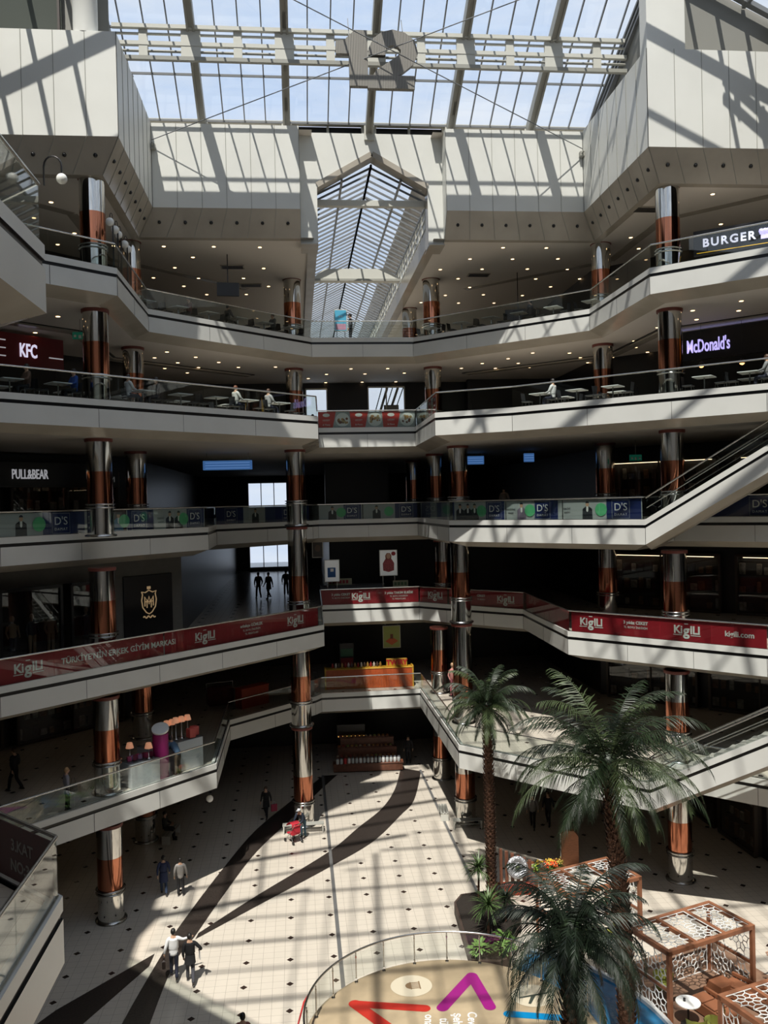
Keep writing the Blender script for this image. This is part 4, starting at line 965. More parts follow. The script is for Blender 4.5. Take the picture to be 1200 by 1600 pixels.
def person(label, loc, rz, pose='walk', top=(.1, .1, .12), bottom=(.02, .02, .03), hair='black', sleeve='long', coat=0, H=1.75, cap=None, skirt=False, longhair=False, group=None, name='person', arms=None):
    """faces +Y before rotation; feet at z=0 (for sitting poses the seat is 0.45 m up)"""
    key = (pose, top, bottom, hair, sleeve, coat, cap, skirt, longhair, str(arms))
    if key in PCACHE: t = dup(PCACHE[key], loc, rz, label); t.scale = (H / 1.75,) * 3; return t
    V_ = Vector; hip = V_((0, 0, .93)); lean = V_((0, 0, 0)); kn = {-1: V_((-.10, .03, .5)), 1: V_((.10, .03, .5))}; an = {-1: V_((-.11, -.01, .09)), 1: V_((.11, -.01, .09))}
    el = {-1: V_((-.27, -.04, 1.13)), 1: V_((.27, -.04, 1.13))}; wr = {-1: V_((-.28, .06, .88)), 1: V_((.28, .06, .88))}
    if pose == 'walk': kn = {-1: V_((-.09, .17, .52)), 1: V_((.09, .0, .50))}; an = {-1: V_((-.09, .24, .09)), 1: V_((.09, -.30, .16))}; wr[-1] = V_((-.27, -.10, .9)); wr[1] = V_((.27, .16, .92))
    if pose == 'sit': hip = V_((0, 0, .55)); kn = {-1: V_((-.12, .43, .52)), 1: V_((.12, .43, .52))}; an = {-1: V_((-.12, .42, .09)), 1: V_((.14, .50, .09))}
    if pose == 'bend': lean = V_((0, .34, -.12))
    dz = hip.z - .93
    sh = {s: V_((s * .185, -.01, 1.42 + dz)) + lean for s in (-1, 1)}
    if pose == 'sit': el = {s: V_((s * .25, .1, 1.17 + dz)) for s in (-1, 1)}; wr = {s: V_((s * .12, .34, 1.14 + dz)) for s in (-1, 1)}
    if pose == 'bend': el = {s: sh[s] + V_((s * .05, .14, -.24)) for s in (-1, 1)}; wr = {s: el[s] + V_((-s * .04, .22, -.08)) for s in (-1, 1)}
    if arms:
        for s in arms: el[s] = V_(arms[s][0]); wr[s] = V_(arms[s][1])
    chest = V_((0, 0, 1.25 + dz)) + lean * .6; waist = V_((0, 0, 1.06 + dz)) + lean * .2; neck0 = V_((0, -.01, 1.46 + dz)) + lean; neck1 = V_((0, .0, 1.54 + dz)) + lean * 1.08; hd = V_((0, .02, 1.645 + dz)) + lean * 1.15
    t = thing(name, label, 'person', loc, rz, group); t.scale = (H / 1.75,) * 3
    nodes = {'hip': (hip, (.135, .10)), 'waist': (waist, (.115, .085)), 'chest': (chest, (.15, .10)), 'n0': (neck0, (.075, .06)), 'n1': (neck1, (.052, .055)), 'h': (hd - V_((0, .0, .04)), (.06, .07))}
    edges = [('hip', 'waist'), ('waist', 'chest'), ('chest', 'n0'), ('n0', 'n1'), ('n1', 'h')]
    for s in (-1, 1):
        hp = hip + V_((s * .085, 0, -.06)) + (V_((0, .05, .04)) if pose == 'sit' else V_((0, 0, 0)))
        nodes.update({f'p{s}': (hp, .085), f'k{s}': (kn[s], .055), f'c{s}': (kn[s].lerp(an[s], .3), .052), f'a{s}': (an[s], .036),
                      f's{s}': (sh[s], .055), f'e{s}': (el[s], .040), f'f{s}': (el[s].lerp(wr[s], .35), .038), f'w{s}': (wr[s], .024)})
        edges += [('hip', f'p{s}'), (f'p{s}', f'k{s}'), (f'k{s}', f'c{s}'), (f'c{s}', f'a{s}'), ('n0', f's{s}'), (f's{s}', f'e{s}'), (f'e{s}', f'f{s}'), (f'f{s}', f'w{s}')]
    vs, fs = skin_grow(nodes, edges, 'hip', 1)
    b = MB(); b.cs = True; b.idx(vs, fs)
    b.ball(hd, .098, 16, .80, .98, 1.24)                                           # skull
    b.ball(hd + V_((0, .035, -.065)), .055, 10, .85, .9, .8)                          # jaw
    b.tube([hd + V_((0, .085, .02)), hd + V_((0, .118, -.022)), hd + V_((0, .095, -.032))], [.009, .016, .010], 6)     # nose
    for s in (-1, 1): b.ball(hd + V_((s * .08, .0, -.01)), .024, 8, .35, .8, 1.2)      # ears
    b.cm = 1
    for s in (-1, 1): b.ball(hd + V_((s * .032, .085, .012)), .0125, 8, 1.2, .6, .7)
    b.cm = 2; b.ball(hd + V_((0, .085, -.060)), .02, 8, 1.3, .5, .35); b.cm = 0
    for s in (-1, 1):                                                               # hands: palm, four fingers, thumb
        d = (wr[s] - el[s]).normalized(); side = d.cross(V_((s, 0, 0))); side = side.normalized() if side.length > .05 else V_((0, 1, 0)); nr = d.cross(side).normalized()
        pc = wr[s] + d * .05; b.tube([wr[s] - d * .01, wr[s] + d * .03, wr[s] + d * .085], [.024, .034, .032], 8)
        for j, (o_, ln) in enumerate(((-.027, .062), (-.009, .075), (.009, .070), (.027, .055))):
            base = wr[s] + d * .08 + side * o_; k1 = base + d * ln * .5 - nr * .006 * s; tip = k1 + d * ln * .42 - nr * .022 * s
            b.tube([base, k1, tip], [.0095, .0088, .007], 6)
        th = wr[s] + d * .035 + side * .028; b.tube([th, th + side * .022 + d * .022, th + side * .026 + d * .052], [.012, .010, .008], 6)
    b.build('body', [M_skin, M_eye, M_lip], t)
    # clothes
    Mt = mat('cloth_%s' % (top,), top, .85); Mb = mat('cloth_%s' % (bottom,), bottom, .85)
    nodes = {'hem': (hip + (V_((0, 0, -.13)) if pose != 'sit' else V_((0, .02, -.03))), (.195, .15)), 'hipc': (hip + V_((0, 0, .02)), (.168, .125)), 'waist': (waist, (.158, .118)), 'chest': (chest, (.195, .135)), 'n0': (neck0 + V_((0, -.005, .012)), (.092, .082))}
    edges = [('hem', 'hipc'), ('hipc', 'waist'), ('waist', 'chest'), ('chest', 'n0')]
    for s in (-1, 1):
        nodes[f's{s}'] = (sh[s], .082); nodes[f'e{s}'] = (el[s] if sleeve == 'long' else sh[s].lerp(el[s], .75), .056); edges += [('n0', f's{s}'), (f's{s}', f'e{s}')]
        if sleeve == 'long': nodes[f'w{s}'] = (el[s].lerp(wr[s], .93), .038); edges.append((f'e{s}', f'w{s}'))
    vs, fs = skin_grow(nodes, edges, 'chest', 1); b = MB(); b.cs = True; b.idx(vs, fs)
    if coat:
        zz = hip.z; b.lathe([(.172, zz + .1), (.185, zz - .08), (.20, zz - coat)], (0, .0, 0), 16, 1, .78)
    b.build('coat' if coat else 'shirt', Mt, t)
    if skirt:
        b = MB(); b.lathe([(.15, hip.z + .08), (.19, hip.z - .1), (.26, .18)], (0, 0, 0), 18, 1, .85); b.build('skirt', Mb, t)
    nodes = {'hip': (hip + V_((0, 0, .02)), (.150, .115)), 'belt': (hip + V_((0, 0, .12)) + lean * .1, (.140, .105))}; edges = [('hip', 'belt')]
    for s in (-1, 1):
        hp = hip + V_((s * .088, 0, -.08)) + (V_((0, .06, .06)) if pose == 'sit' else V_((0, 0, 0)))
        nodes.update({f'p{s}': (hp, .098), f'k{s}': (kn[s], .072), f'a{s}': (an[s] - V_((0, 0, .03)), .064)}); edges += [('hip', f'p{s}'), (f'p{s}', f'k{s}'), (f'k{s}', f'a{s}')]
    vs, fs = skin_grow(nodes, edges, 'hip', 1); b = MB(); b.cs = True; b.idx(vs, fs); b.build('trousers', Mb, t)
    for s in (-1, 1):
        b = MB(); a_ = an[s]; b.ball((a_.x, a_.y + .05, a_.z - .035), .05, 10, .9, 2.5, .95); b.box((a_.x, a_.y + .05, a_.z - .075), (.085, .25, .03), bev=.012); b.build('shoe', M_eye, t)
    b = MB(); b.ball(hd + V_((0, -.014, .028)), .108, 16, .84, .98, 1.10)
    if longhair: b.tube([hd + V_((0, -.04, .03)), hd + V_((0, -.07, -.1)), hd + V_((0, -.075, -.22))], [.09, .095, .05], 10)
    b.build('hair', M_hairs[hair], t)
    if cap:
        b = MB(); b.ball(hd + V_((0, -.005, .06)), .112, 14, .86, 1.0, .75); b.box((0 + hd.x, hd.y + .13, hd.z + .05), (.14, .12, .015), bev=.006); b.build('cap', mat('cap_%s' % (cap,), cap, .8), t)
    PCACHE[key] = t; return t
WH = (.72, .72, .72); NAV = (.012, .014, .03); BLK = (.012, .012, .014); GRY = (.30, .29, .27)
P1 = person('man in white shirt with his arm round the man in the black suit', (-4.72, 31.0, 0), math.radians(8), 'walk', WH, NAV, 'black', arms={1: ((.33, .0, 1.35), (.55, .06, 1.375)), -1: ((-.28, -.06, 1.13), (-.32, .02, .88))})
P2 = person('man in black suit walking beside the man in the white shirt', (-4.10, 30.6, 0), math.radians(8), 'walk', BLK, (.05, .05, .06), 'black', coat=.2, H=1.74, arms={1: ((.40, -.06, 1.2), (.34, .14, 1.08)), -1: ((-.24, -.04, 1.12), (-.22, .08, .90))})
t = thing('handbag', 'dark brown bag held by the man in the white shirt', 'bag', (-5.08, 31.0, .42), .2); MB().box((0, 0, .17), (.12, .40, .32), bev=.04).build('bag_body', mat('brown_leather', (.03, .018, .014), .5), t)
MB().tube([(0, -.12, .32), (0, -.09, .44), (0, .09, .44), (0, .12, .32)], .012, 6).build('handle', M_black, t)
t = thing('folded_paper', 'white folded papers at the hip of the man in the black suit', 'paper', (-3.78, 30.72, .78), .3); MB().box((0, 0, .14), (.02, .2, .28), bev=.004).build('sheets', M_bwhite, t)
person('woman in long navy coat walking in the shade of the left balcony', (-6.1, 37.85, 0), .2, 'walk', (.02, .03, .08), (.03, .05, .10), 'black', coat=.35, H=1.66)
person('woman in pale grey top and black trousers beside the navy coat', (-5.35, 37.6, 0), .1, 'stand', (.36, .34, .32), BLK, 'black', H=1.62)
person('dark-dressed woman walking towards the tall column with a pink bag', (-2.0, 46.3, 0), 2.9, 'walk', (.015, .014, .014), BLK, 'brown', coat=.3, H=1.66)
t = thing('shopping_bag', 'small pink shopping bag carried by the dark-dressed woman', 'bag', (-1.58, 46.2, .38), .3); MB().prism([(-.16, -.06), (.16, -.06), (.16, .06), (-.16, .06)], 0, .36).build('bag_body', mat('pink_paper', (.38, .04, .08), .6), t)
MB().tube([(-.08, 0, .36), (-.05, 0, .5), (.05, 0, .5), (.08, 0, .36)], .008, 6).build('handle', M_bwhite, t)
person('person in white cap bending over the red stroller', (-.05, 43.3, 0), math.radians(150), 'bend', (.02, .03, .05), (.06, .12, .16), 'black', cap=(.6, .62, .65), H=1.68)
person('person seated on a bench in the dark behind the left columns', (-7.0, 44.2, .0), math.radians(-100), 'sit', (.03, .03, .03), BLK, 'black')
person('man in grey top walking under the right balcony', (11.55, 42.6, 0), 2.8, 'walk', (.22, .21, .20), BLK, 'black', H=1.74)
person('dark-dressed person close behind the man in grey', (12.45, 42.9, 0), 2.7, 'walk', (.02, .02, .025), BLK, 'brown', H=1.68)
person('person whose dark hair just shows at the bottom frame edge', (-1.95, 25.6, 0), 0, 'stand', (.25, .1, .08), BLK, 'black', H=1.7)
person('blond woman in grey top by the left balcony rail', (-9.0, 33.9, 5.2), math.radians(-60), 'stand', (.24, .22, .24), NAV, 'blond', H=1.64)
person('person in dark clothes walking far left on the plain glass balcony', (-11.8, 36.7, 5.2), 1.2, 'walk', (.02, .02, .024), BLK, 'brown')
person('man in denim shirt leaning over the pink stall', (-5.35, 37.75, 5.2), math.radians(60), 'bend', (.06, .12, .20), (.10, .07, .045), 'black')
t = thing('shoulder_bag', 'black shoulder bag hanging behind the blond woman', 'bag', (-8.72, 33.75, 5.95), .5); MB().box((0, 0, .14), (.28, .12, .26), bev=.04).build('bag_body', M_black, t); MB().tube([(-.1, 0, .26), (-.05, 0, .55), (.05, 0, .55), (.1, 0, .26)], .01).build('strap', M_black, t)
for j, (x, y, lab, r) in enumerate(((-2.7, 59.0, 'dark silhouette of a person in the left passage, leftmost of three', .3), (-2.0, 58.7, 'dark silhouette of a person in the left passage, middle of three', 2.5), (-.85, 60.3, 'dark silhouette of a person nearest the tall column in the passage', .1))): person(lab, (x, y, 10.4), r, 'walk', (.018, .018, .02), BLK, 'black', coat=.3 * (j == 1))
person('dark-dressed person standing right of the sweets stall', (6.75, 54.6, 0), 3.0, 'stand', (.015, .015, .018), BLK, 'black')
person('man in dark cap standing beside the blue poster on the top balcony', (3.4, 50.3, 26), math.radians(75), 'stand', (.05, .055, .06), BLK, 'black', cap=(.01, .01, .012))
person('dark figure in front of the left bright window, lower food court', (1.2, 56.4, 20.8), .8, 'stand', (.015, .015, .018), BLK, 'black')
person('figure in grey beside the dark one at the bright window', (2.1, 56.2, 20.8), -1.2, 'stand', (.16, .16, .17), BLK, 'black')
person('shopper in pale top on the navy banner balcony near the passage', (11.4, 46.6, 15.6), 2.6, 'stand', (.24, .2, .17), BLK, 'black')
person('dark shopper on the navy banner balcony at the left', (-10.0, 44.5, 15.6), 1.3, 'walk', (.03, .02, .03), BLK, 'black')
person('second dark shopper on the navy banner balcony at the left', (-9.3, 45.2, 15.6), 1.9, 'stand', (.03, .03, .035), BLK, 'brown')

# ------------------------------------------------------------------ stroller and benches
t = thing('stroller', 'red folding stroller in front of the tall column', 'stroller', (-.55, 42.75, 0), math.radians(35))
M_sred = mat('stroller_red', (.42, .015, .03), .75)
b = MB(); b.cs = True
for j in range(7):
    a0, a1 = math.radians(20 + j * 18), math.radians(38 + j * 18)
    b.face([(-.24, -.05 + math.cos(a0) * .34, .68 + math.sin(a0) * .34), (.24, -.05 + math.cos(a0) * .34, .68 + math.sin(a0) * .34), (.24, -.05 + math.cos(a1) * .34, .68 + math.sin(a1) * .34), (-.24, -.05 + math.cos(a1) * .34, .68 + math.sin(a1) * .34)])
b.build('hood', M_sred, t); MB().box((0, .02, .45), (.44, .5, .1), bev=.04).box((0, -.25, .7), (.44, .08, .55), bev=.03).build('seat', M_sred, t)
for s in (-1, 1):
    MB().tube([(s * .24, .34, .08), (s * .24, -.1, .55), (s * .24, -.48, 1.02)], .014).tube([(s * .24, -.36, .08), (s * .24, .0, .5)], .014).build('side_frame', M_ring, t)
    for y in (.34, -.36): MB().lathe([(.09, -.02), (.09, .02)], n=16).build('wheel', M_black, t).matrix_local = Matrix.Translation((s * .26, y, .09)) @ Matrix.Rotation(pi / 2, 4, 'Y')
MB().tube([(-.24, -.48, 1.02), (.24, -.48, 1.02)], .018).build('push_handle', M_black, t)
def bench(label, loc, rz, L=2.0):
    t = thing('bench', label, 'bench', loc, rz); b = MB()
    for y in (-.16, 0, .16): b.box((0, y, .43), (L, .12, .035), bev=.01)
    b.build('seat', M_steel, t)
    for s in (-1, 1): MB().box((s * (L / 2 - .06), 0, .21), (.06, .42, .42), bev=.01).build('leg', M_steell, t)
    MB().bar((-L / 2 + .1, 0, .2), (L / 2 - .1, 0, .2), .04).build('crossbar', M_steel, t); return t
bench('steel bench in front of the tall column behind the stroller', (-.05, 43.95, 0), 0, 2.1)
bench('steel bench in front of the column right of the middle', (8.3, 43.15, 0), -.1, 1.5)
bench('steel bench turned sideways left of the column right of the middle', (7.35, 44.9, 0), 1.5, 1.4)
bench('bench in the dark behind the left front columns', (-6.7, 44.2, 0), math.radians(80), 1.7)

# ------------------------------------------------------------------ food court furniture
M_ttop = mat('table_top_white', (.62, .64, .64), .3); M_chair = mat('chair_dark', (.02, .022, .026), .5)
def dtable(label, loc, group):
    t = thing('dining_table', label, 'table', loc, 0, group); MB().box((0, 0, .75), (.78, .78, .04), bev=.015).build('table_top', M_ttop, t)
    MB().tube([(0, 0, .04), (0, 0, .74)], .035).build('pedestal', M_ring, t); MB().lathe([(.24, 0), (.24, .025), (.04, .045)], n=18).build('foot', M_ring, t); return t
def dchair(label, loc, rz, group, m=M_chair):
    t = thing('cafe_chair', label, 'chair', loc, rz, group); MB().box((0, 0, .45), (.42, .42, .04), bev=.015).build('seat', m, t)
    b = MB(); n = 6; b.cs = True
    for j in range(n): x0, x1 = -.2 + .4 * j / n, -.2 + .4 * (j + 1) / n; f = lambda x: -.2 + .25 * x * x; b.face([(x0, f(x0), .5), (x1, f(x1), .5), (x1, f(x1) - .05, .86), (x0, f(x0) - .05, .86)])
    b.build('backrest', m, t)
    for sx in (-1, 1):
        for sy in (-1, 1): MB().tube([(sx * .17, sy * .17, .44), (sx * .2, sy * .2, 0)], .014, 6).build('leg', M_ring, t)
    return t
T0 = C0 = None
random.seed(11); seats = []
TINFO = {(4, 1): ('white-topped tables along the left rail of the lower food court', 'dark chairs along the left rail of the lower food court'),
         (4, 6): ('white-topped tables along the right rail of the lower food court', 'dark chairs along the right rail of the lower food court'),
         (4, 7): ('white-topped tables at the far right of the lower food court', 'dark chairs at the far right of the lower food court'),
         (5, 3): ('tables along the left diagonal of the top balcony', 'dark chairs along the left diagonal of the top balcony'),
         (5, 5): ('tables along the right diagonal of the top balcony', 'dark chairs along the right diagonal of the top balcony')}
for (k, i), (gt, gc) in TINFO.items():
    for row, d in enumerate((1.15, 3.3)):
        o = offset(EDGE[k], d); a = Vector(o[i]); b_ = Vector(o[i + 1]); L = (b_ - a).length; dr = (b_ - a) / L; n = max(1, int(min(L, 15) / (1.75 if row == 0 else 2.6)))
        nrm = Vector((-dr.y, dr.x))
        for j in range(n):
            p = a + dr * (L * (j + .5) / n + random.uniform(-.12, .12))
            if any(math.hypot(p.x - c[0], p.y - c[1]) < 1.5 for c in COLS.values()): continue
            rz = math.atan2(dr.y, dr.x); loc = (p.x, p.y, FZ[k])
            lt = ('white-topped table' if k == 4 else 'small table') + (' by the glass rail, ' if row == 0 else ' in the second row, ') + {(4, 1): 'left wing of the lower food court', (4, 6): 'right wing of the lower food court', (4, 7): 'far right of the lower food court', (5, 3): 'left diagonal of the top balcony', (5, 5): 'right diagonal of the top balcony'}[(k, i)]
            gg = gt + (', rail row' if row == 0 else ', second row')
            if T0 is None: T0 = dtable(lt, loc, gg); T0.rotation_euler[2] = rz
            else: dup(T0, loc, rz, lt, gg)
            for s in (-1, 1):
                q = p + dr * s * .66; cl = lt.replace('white-topped table', 'dark chair').replace('small table', 'dark chair'); g2 = gc + (', rail row' if row == 0 else ', second row')
                r_ = rz + (pi / 2 if s < 0 else -pi / 2) + pi
                # chair faces the table: its backrest lies on the -Y side
                r_ = rz + (-pi / 2 if s < 0 else pi / 2)
                if C0 is None: C0 = dchair(cl, (q.x, q.y, FZ[k]), r_, g2)
                else: dup(C0, (q.x, q.y, FZ[k]), r_, cl, g2)
                seats.append((k, i, row, j, s, (q.x, q.y, FZ[k]), r_))
SIT = [((4, 1, 0, 1, 1), 'seated diner in royal blue on the left wing by the rail', (.02, .07, .30), BLK, 'black'), ((4, 1, 0, 3, -1), 'seated diner in white shirt left of the middle of the left wing', (.6, .6, .6), NAV, 'black'),
       ((4, 1, 0, 3, 1), 'seated diner in dark top facing the one in the white shirt', (.05, .04, .04), NAV, 'black'), ((4, 1, 0, 6, -1), 'seated woman in white near the right end of the left wing', (.55, .55, .52), NAV, 'auburn'),
       ((4, 1, 0, 7, -1), 'seated diner in pale top at the last table of the left wing', (.4, .4, .4), NAV, 'brown'), ((4, 1, 0, 0, 1), 'seated diner in brown at the left frame edge', (.12, .07, .05), BLK, 'black'),
       ((4, 6, 0, 0, 1), 'seated man in white shirt seen from behind right of the middle', (.66, .66, .66), NAV, 'black'), ((4, 6, 0, 3, -1), 'seated diner in dark blue on the right wing', (.02, .03, .08), NAV, 'black'),
       ((4, 6, 0, 5, 1), 'seated diner in grey at the right end of the right wing', (.25, .25, .26), NAV, 'brown'), ((4, 7, 0, 1, -1), 'seated diner in black at the far right of the food court', (.02, .02, .02), BLK, 'black'),
       ((5, 3, 0, 1, 1), 'seated guest in dark red on the left diagonal of the top balcony', (.09, .02, .02), BLK, 'black'), ((5, 3, 0, 3, -1), 'seated guest in black left of the skylit passage', (.02, .02, .02), BLK, 'black'),
       ((5, 3, 0, 4, 1), 'seated guest in grey just left of the skylit passage', (.10, .10, .10), BLK, 'brown'), ((5, 5, 0, 3, 1), 'seated guest in dark clothes on the right diagonal', (.03, .03, .04), BLK, 'black')]
for key, lab, c1, c2, hr in SIT:
    m_ = [s for s in seats if s[:5] == key]
    if not m_: continue
    x, y, z = m_[0][5]; person(lab, (x, y, z), m_[0][6], 'sit', c1, c2, hr)

# ------------------------------------------------------------------ stalls and counters
# sweets stall on the ground floor
t = thing('sweets_stall', 'dark wooden sweets stall stepped with goods at the end of the hall', 'stall', (4.05, 53.3, 0), -.05)
MB().box((0, .1, .28), (4.3, .5, .46), bev=.03).box((0, .15, .53), (4.4, .7, .05), bev=.01).build('front_counter', M_dwood, t)
for j in range(3): MB().box((0, .75 + j * .42, .45 + j * .26), (4.0 - j * .3, .42, .5 + j * .52), bev=.02).build('display_step', M_dwood, t)
MB().box((-1.0, 2.2, 1.3), (1.8, .1, 2.2)).build('back_panel', M_dark, t); MB().box((-1.0, 2.12, 1.65), (1.7, .06, .06)).build('shelf_lamp', mat('amber_lamp', (.5, .3, .1), emit=(1, .5, .12), es=.7), t)
random.seed(5)
M_jar = [mat('jar_clear', (.40, .42, .42), .15), mat('jar_red', (.45, .02, .02), .3), mat('jar_pale', (.55, .56, .55), .3)]; M_lid = mat('jar_lid', (.10, .11, .12), .4)
J = {}
for j in range(17):
    mi = 1 if j == 2 else (0 if j % 3 else 2)
    x = 2.15 + j * .238
    lab = 'glass sweets jar in the front row of the stall' if mi != 1 else 'red sweets jar in the front row of the stall'
    if mi not in J:
        a_ = thing('sweets_jar', lab, 'jar', (x, 53.27, .556), 0, 'front row of sweets jars' if mi != 1 else None); MB().lathe([(.085, 0), (.1, .04), (.1, .26), (.07, .31)], n=14).build('jar_body', M_jar[mi], a_); MB().lathe([(.075, .31), (.075, .36)], n=14).build('lid', M_lid if mi != 1 else M_red, a_); J[mi] = a_
    else: dup(J[mi], (x, 53.27 - (x - 4.05) * .05, .556))
cols = [(.40, .14, .03), (.42, .22, .05), (.30, .04, .03), (.22, .26, .05), (.45, .36, .24), (.25, .10, .04)]; HP = {}
for r in range(3):
    for j in range(14 - r):
        ci = random.randrange(6); nm = ['orange', 'ochre', 'red', 'green', 'cream', 'brown'][ci]
        x = 2.2 + j * .27 + r * .13; y = 54.05 + r * .42 - (x - 4.05) * .05; z = [.705, 1.225, 1.745][r]
        lab = f'small tray heaped with {nm} sweets on the ' + ('lowest', 'middle', 'top')[r] + ' step of the stall'; g = f'{nm} sweets trays on the ' + ('lowest', 'middle', 'top')[r] + ' step'
        if ci not in HP:
            a_ = thing('sweets_tray', lab, 'tray', (x, y, z), 0, g); MB().box((0, 0, .03), (.22, .3, .06), bev=.01).build('tray_box', M_dwood, a_); MB().ball((0, 0, .07), .1, 10, 1, 1.3, .8).build('heap', mat('sweets_' + nm, cols[ci], .5, var=.5, vscale=30, bump=.8, bscale=40), a_); HP[ci] = a_
        else: dup(HP[ci], (x, y, z), label=lab, group=g)
# orange counter with yellow ends, first balcony
def counter(name, label, loc, rz, L, D, H, m, edge=None, slats=True):
    t = thing(name, label, 'counter', loc, rz); MB().box((0, D / 2, H / 2), (L, D, H), bev=.02).build('counter_body', m, t)
    if slats:
        b = MB(); n = int(L / .16)
        for j in range(n): b.box((-L / 2 + (j + .5) * L / n, -.012, H / 2 - .02), (L / n - .035, .03, H - .1))
        b.build('front_slats', m, t)
    MB().box((0, D / 2, H + .02), (L + .06, D + .06, .05), bev=.015).build('counter_top', edge or m, t); return t
M_or = mat('counter_orange', (.40, .075, .018), .5, var=.15, vscale=5); M_ylw = mat('counter_yellow', (.45, .25, .02), .5)
t = counter('orange_counter', 'long slatted orange counter with yellow edges behind the middle rail', (4.25, 53.2, 5.2), -.02, 5.4, .7, 1.2, M_or, M_ylw)
for s in (-1, 1): MB().box((s * 2.72, .35, .66), (.1, .72, 1.32), bev=.01).build('end_panel', M_ylw, t)
t = thing('snack_sign', 'yellow box sign with red capital letters on the orange counter', 'sign', (6.0, 53.35, 6.445), 0); MB().box((0, .1, .25), (1.3, .14, .5), bev=.02).build('board', M_ylw, t); put_text(t, 'TWIRY', .42, 0, .26, mat('sign_red_letter', (.45, .02, .02)), y=.02, bold=.02, ex=.01)
random.seed(3)
for j in range(16):
    c_ = [(.30, .02, .02), (.5, .45, .4), (.08, .05, .04), (.35, .2, .05)][j % 4]; x = 2.0 + j * .2
    if j < 4: a_ = tag(MB().lathe([(.06, 0), (.07, .03), (.07, .2), (.03, .25), (.03, .3)], (0, 0, 0), 12).build('bottle', mat('bottle_%d' % j, c_, .3)), ['dark red', 'pale', 'brown', 'ochre'][j % 4] + ' bottle in the row on the orange counter', 'bottle', ['dark red', 'pale', 'brown', 'ochre'][j % 4] + ' bottles on the orange counter'); a_.location = (x, 53.7, 6.445); HP['b%d' % j] = a_
    else: dup(HP['b%d' % (j % 4)], (x, 53.7, 6.445))
t = thing('shelf_unit', 'tall dark shelf with green and red goods behind the orange counter', 'shelf', (3.0, 55.4, 5.2), 0); MB().box((0, .25, 1.25), (.9, .5, 2.5), bev=.02).build('cabinet', M_dark, t)
MB().box((0, -.02, 1.9), (.8, .04, .5)).build('green_goods', mat('goods_green', (.05, .14, .07), .5), t); MB().box((0, -.02, 1.3), (.8, .04, .5)).build('red_goods', mat('goods_red', (.22, .02, .02), .5), t)
t = thing('coffee_machine', 'silver coffee machine behind the orange counter', 'machine', (4.7, 54.6, 6.05), 0)
MB().box((0, 0, .25), (.9, .45, .45), bev=.04).build('machine_body', M_ring, t); MB().box((0, -.25, .1), (.7, .1, .06)).build('drip_tray', M_black, t)
tag(MB().box((0, .1, .42), (2.4, .6, .85), bev=.02).build('back_counter', M_dark), 'low dark back counter carrying the silver machine', 'counter').location = (4.7, 54.5, 5.2)
t = counter('orange_counter', 'short orange counter in the shade behind the left slanting rail', (-2.6, 49.8, 5.2), .75, 2.0, .6, 1.1, mat('counter_red_orange', (.34, .04, .015), .5), slats=False)
t = thing('clothes_rack', 'rack of dark red goods left of the short orange counter', 'rack', (-4.6, 49.6, 5.2), .3); MB().box((0, 0, .75), (1.5, .5, 1.1), bev=.15).build('hanging_goods', mat('goods_wine', (.06, .01, .012), .9, var=.5), t); MB().tube([(-.75, 0, 0), (-.75, 0, 1.5), (.75, 0, 1.5), (.75, 0, 0)], .02).build('rail_frame', M_ring, t)
# counters behind the middle red banner
t = counter('kiosk_counter', 'dark kiosk counter with cream price boards behind the middle red banner', (3.4, 53.9, 10.4), 0, 4.0, .7, 1.15, mat('grey_dark_counter', (.07, .07, .07), .4), slats=False)
for (x, w_, lab) in ((2.6, 1.5, 'cream board with red tiles standing on the kiosk counter at left'), (6.35, .95, 'small cream board with green label right of the poster')):
    t = thing('price_board', lab, 'sign', (x, 54.0 if x < 5 else 53.3, 11.6 if x < 5 else 11.43), 0); MB().box((0, .03, .2), (w_, .05, .40), bev=.01).build('board', mat('cream_board', (.34, .32, .20), .5), t)
    b = MB(); n = int(w_ / .22)
    for j in range(n): b.box((-w_ / 2 + .15 + j * .21, 0, .2), (.15, .012, .2))
    b.build('tiles', M_red if x < 5 else mat('label_green', (.08, .14, .06)), t)
tag(MB().box((0, .1, .5), (.9, .4, 1.05), bev=.02).build('side_cabinet', mat('grey_dark_counter', (.07, .07, .07))), 'low grey cabinet under the small cream board', 'cabinet').location = (6.4, 53.3, 10.4)
# pink stall on the first balcony, left
M_wc = mat('stall_white', (.50, .52, .54), .4); M_mag = mat('magenta_drum', (.26, .008, .12), .45); M_peach = mat('peach_shade', (.75, .36, .22), .7, emit=(1, .45, .25), es=.28)
def wc(label, loc, d, rz=.75):
    t = thing('stall_counter', label, 'counter', loc, rz); MB().box((0, 0, d[2] / 2), d, bev=.02).build('cabinet_body', M_wc, t); MB().box((0, 0, d[2] + .02), (d[0] + .04, d[1] + .04, .03), bev=.01).build('glass_top', M_shopglass, t); return t
wc('white stall counter left of the magenta drum', (-6.75, 36.75, 5.2), (1.35, .8, 1.0))
wc('white stall counter behind the magenta drum', (-6.4, 38.6, 5.2), (1.4, .8, 1.1))
wc('white stall counter at the right end of the pink stall', (-5.15, 38.7, 5.2), (1.3, .8, 1.3))
t = thing('magenta_drum', 'tall magenta drum with a tilted white disc on top in the pink stall', 'display stand', (-6.0, 37.35, 5.2), 0); MB().lathe([(.33, 0), (.33, 1.9)], n=28).build('drum', M_mag, t)
o = MB().lathe([(.36, -.04), (.36, .04)], n=28).build('tilted_disc', M_lat, t); o.matrix_local = Matrix.Translation((0, 0, 2.1)) @ Matrix.Rotation(.5, 4, 'X')
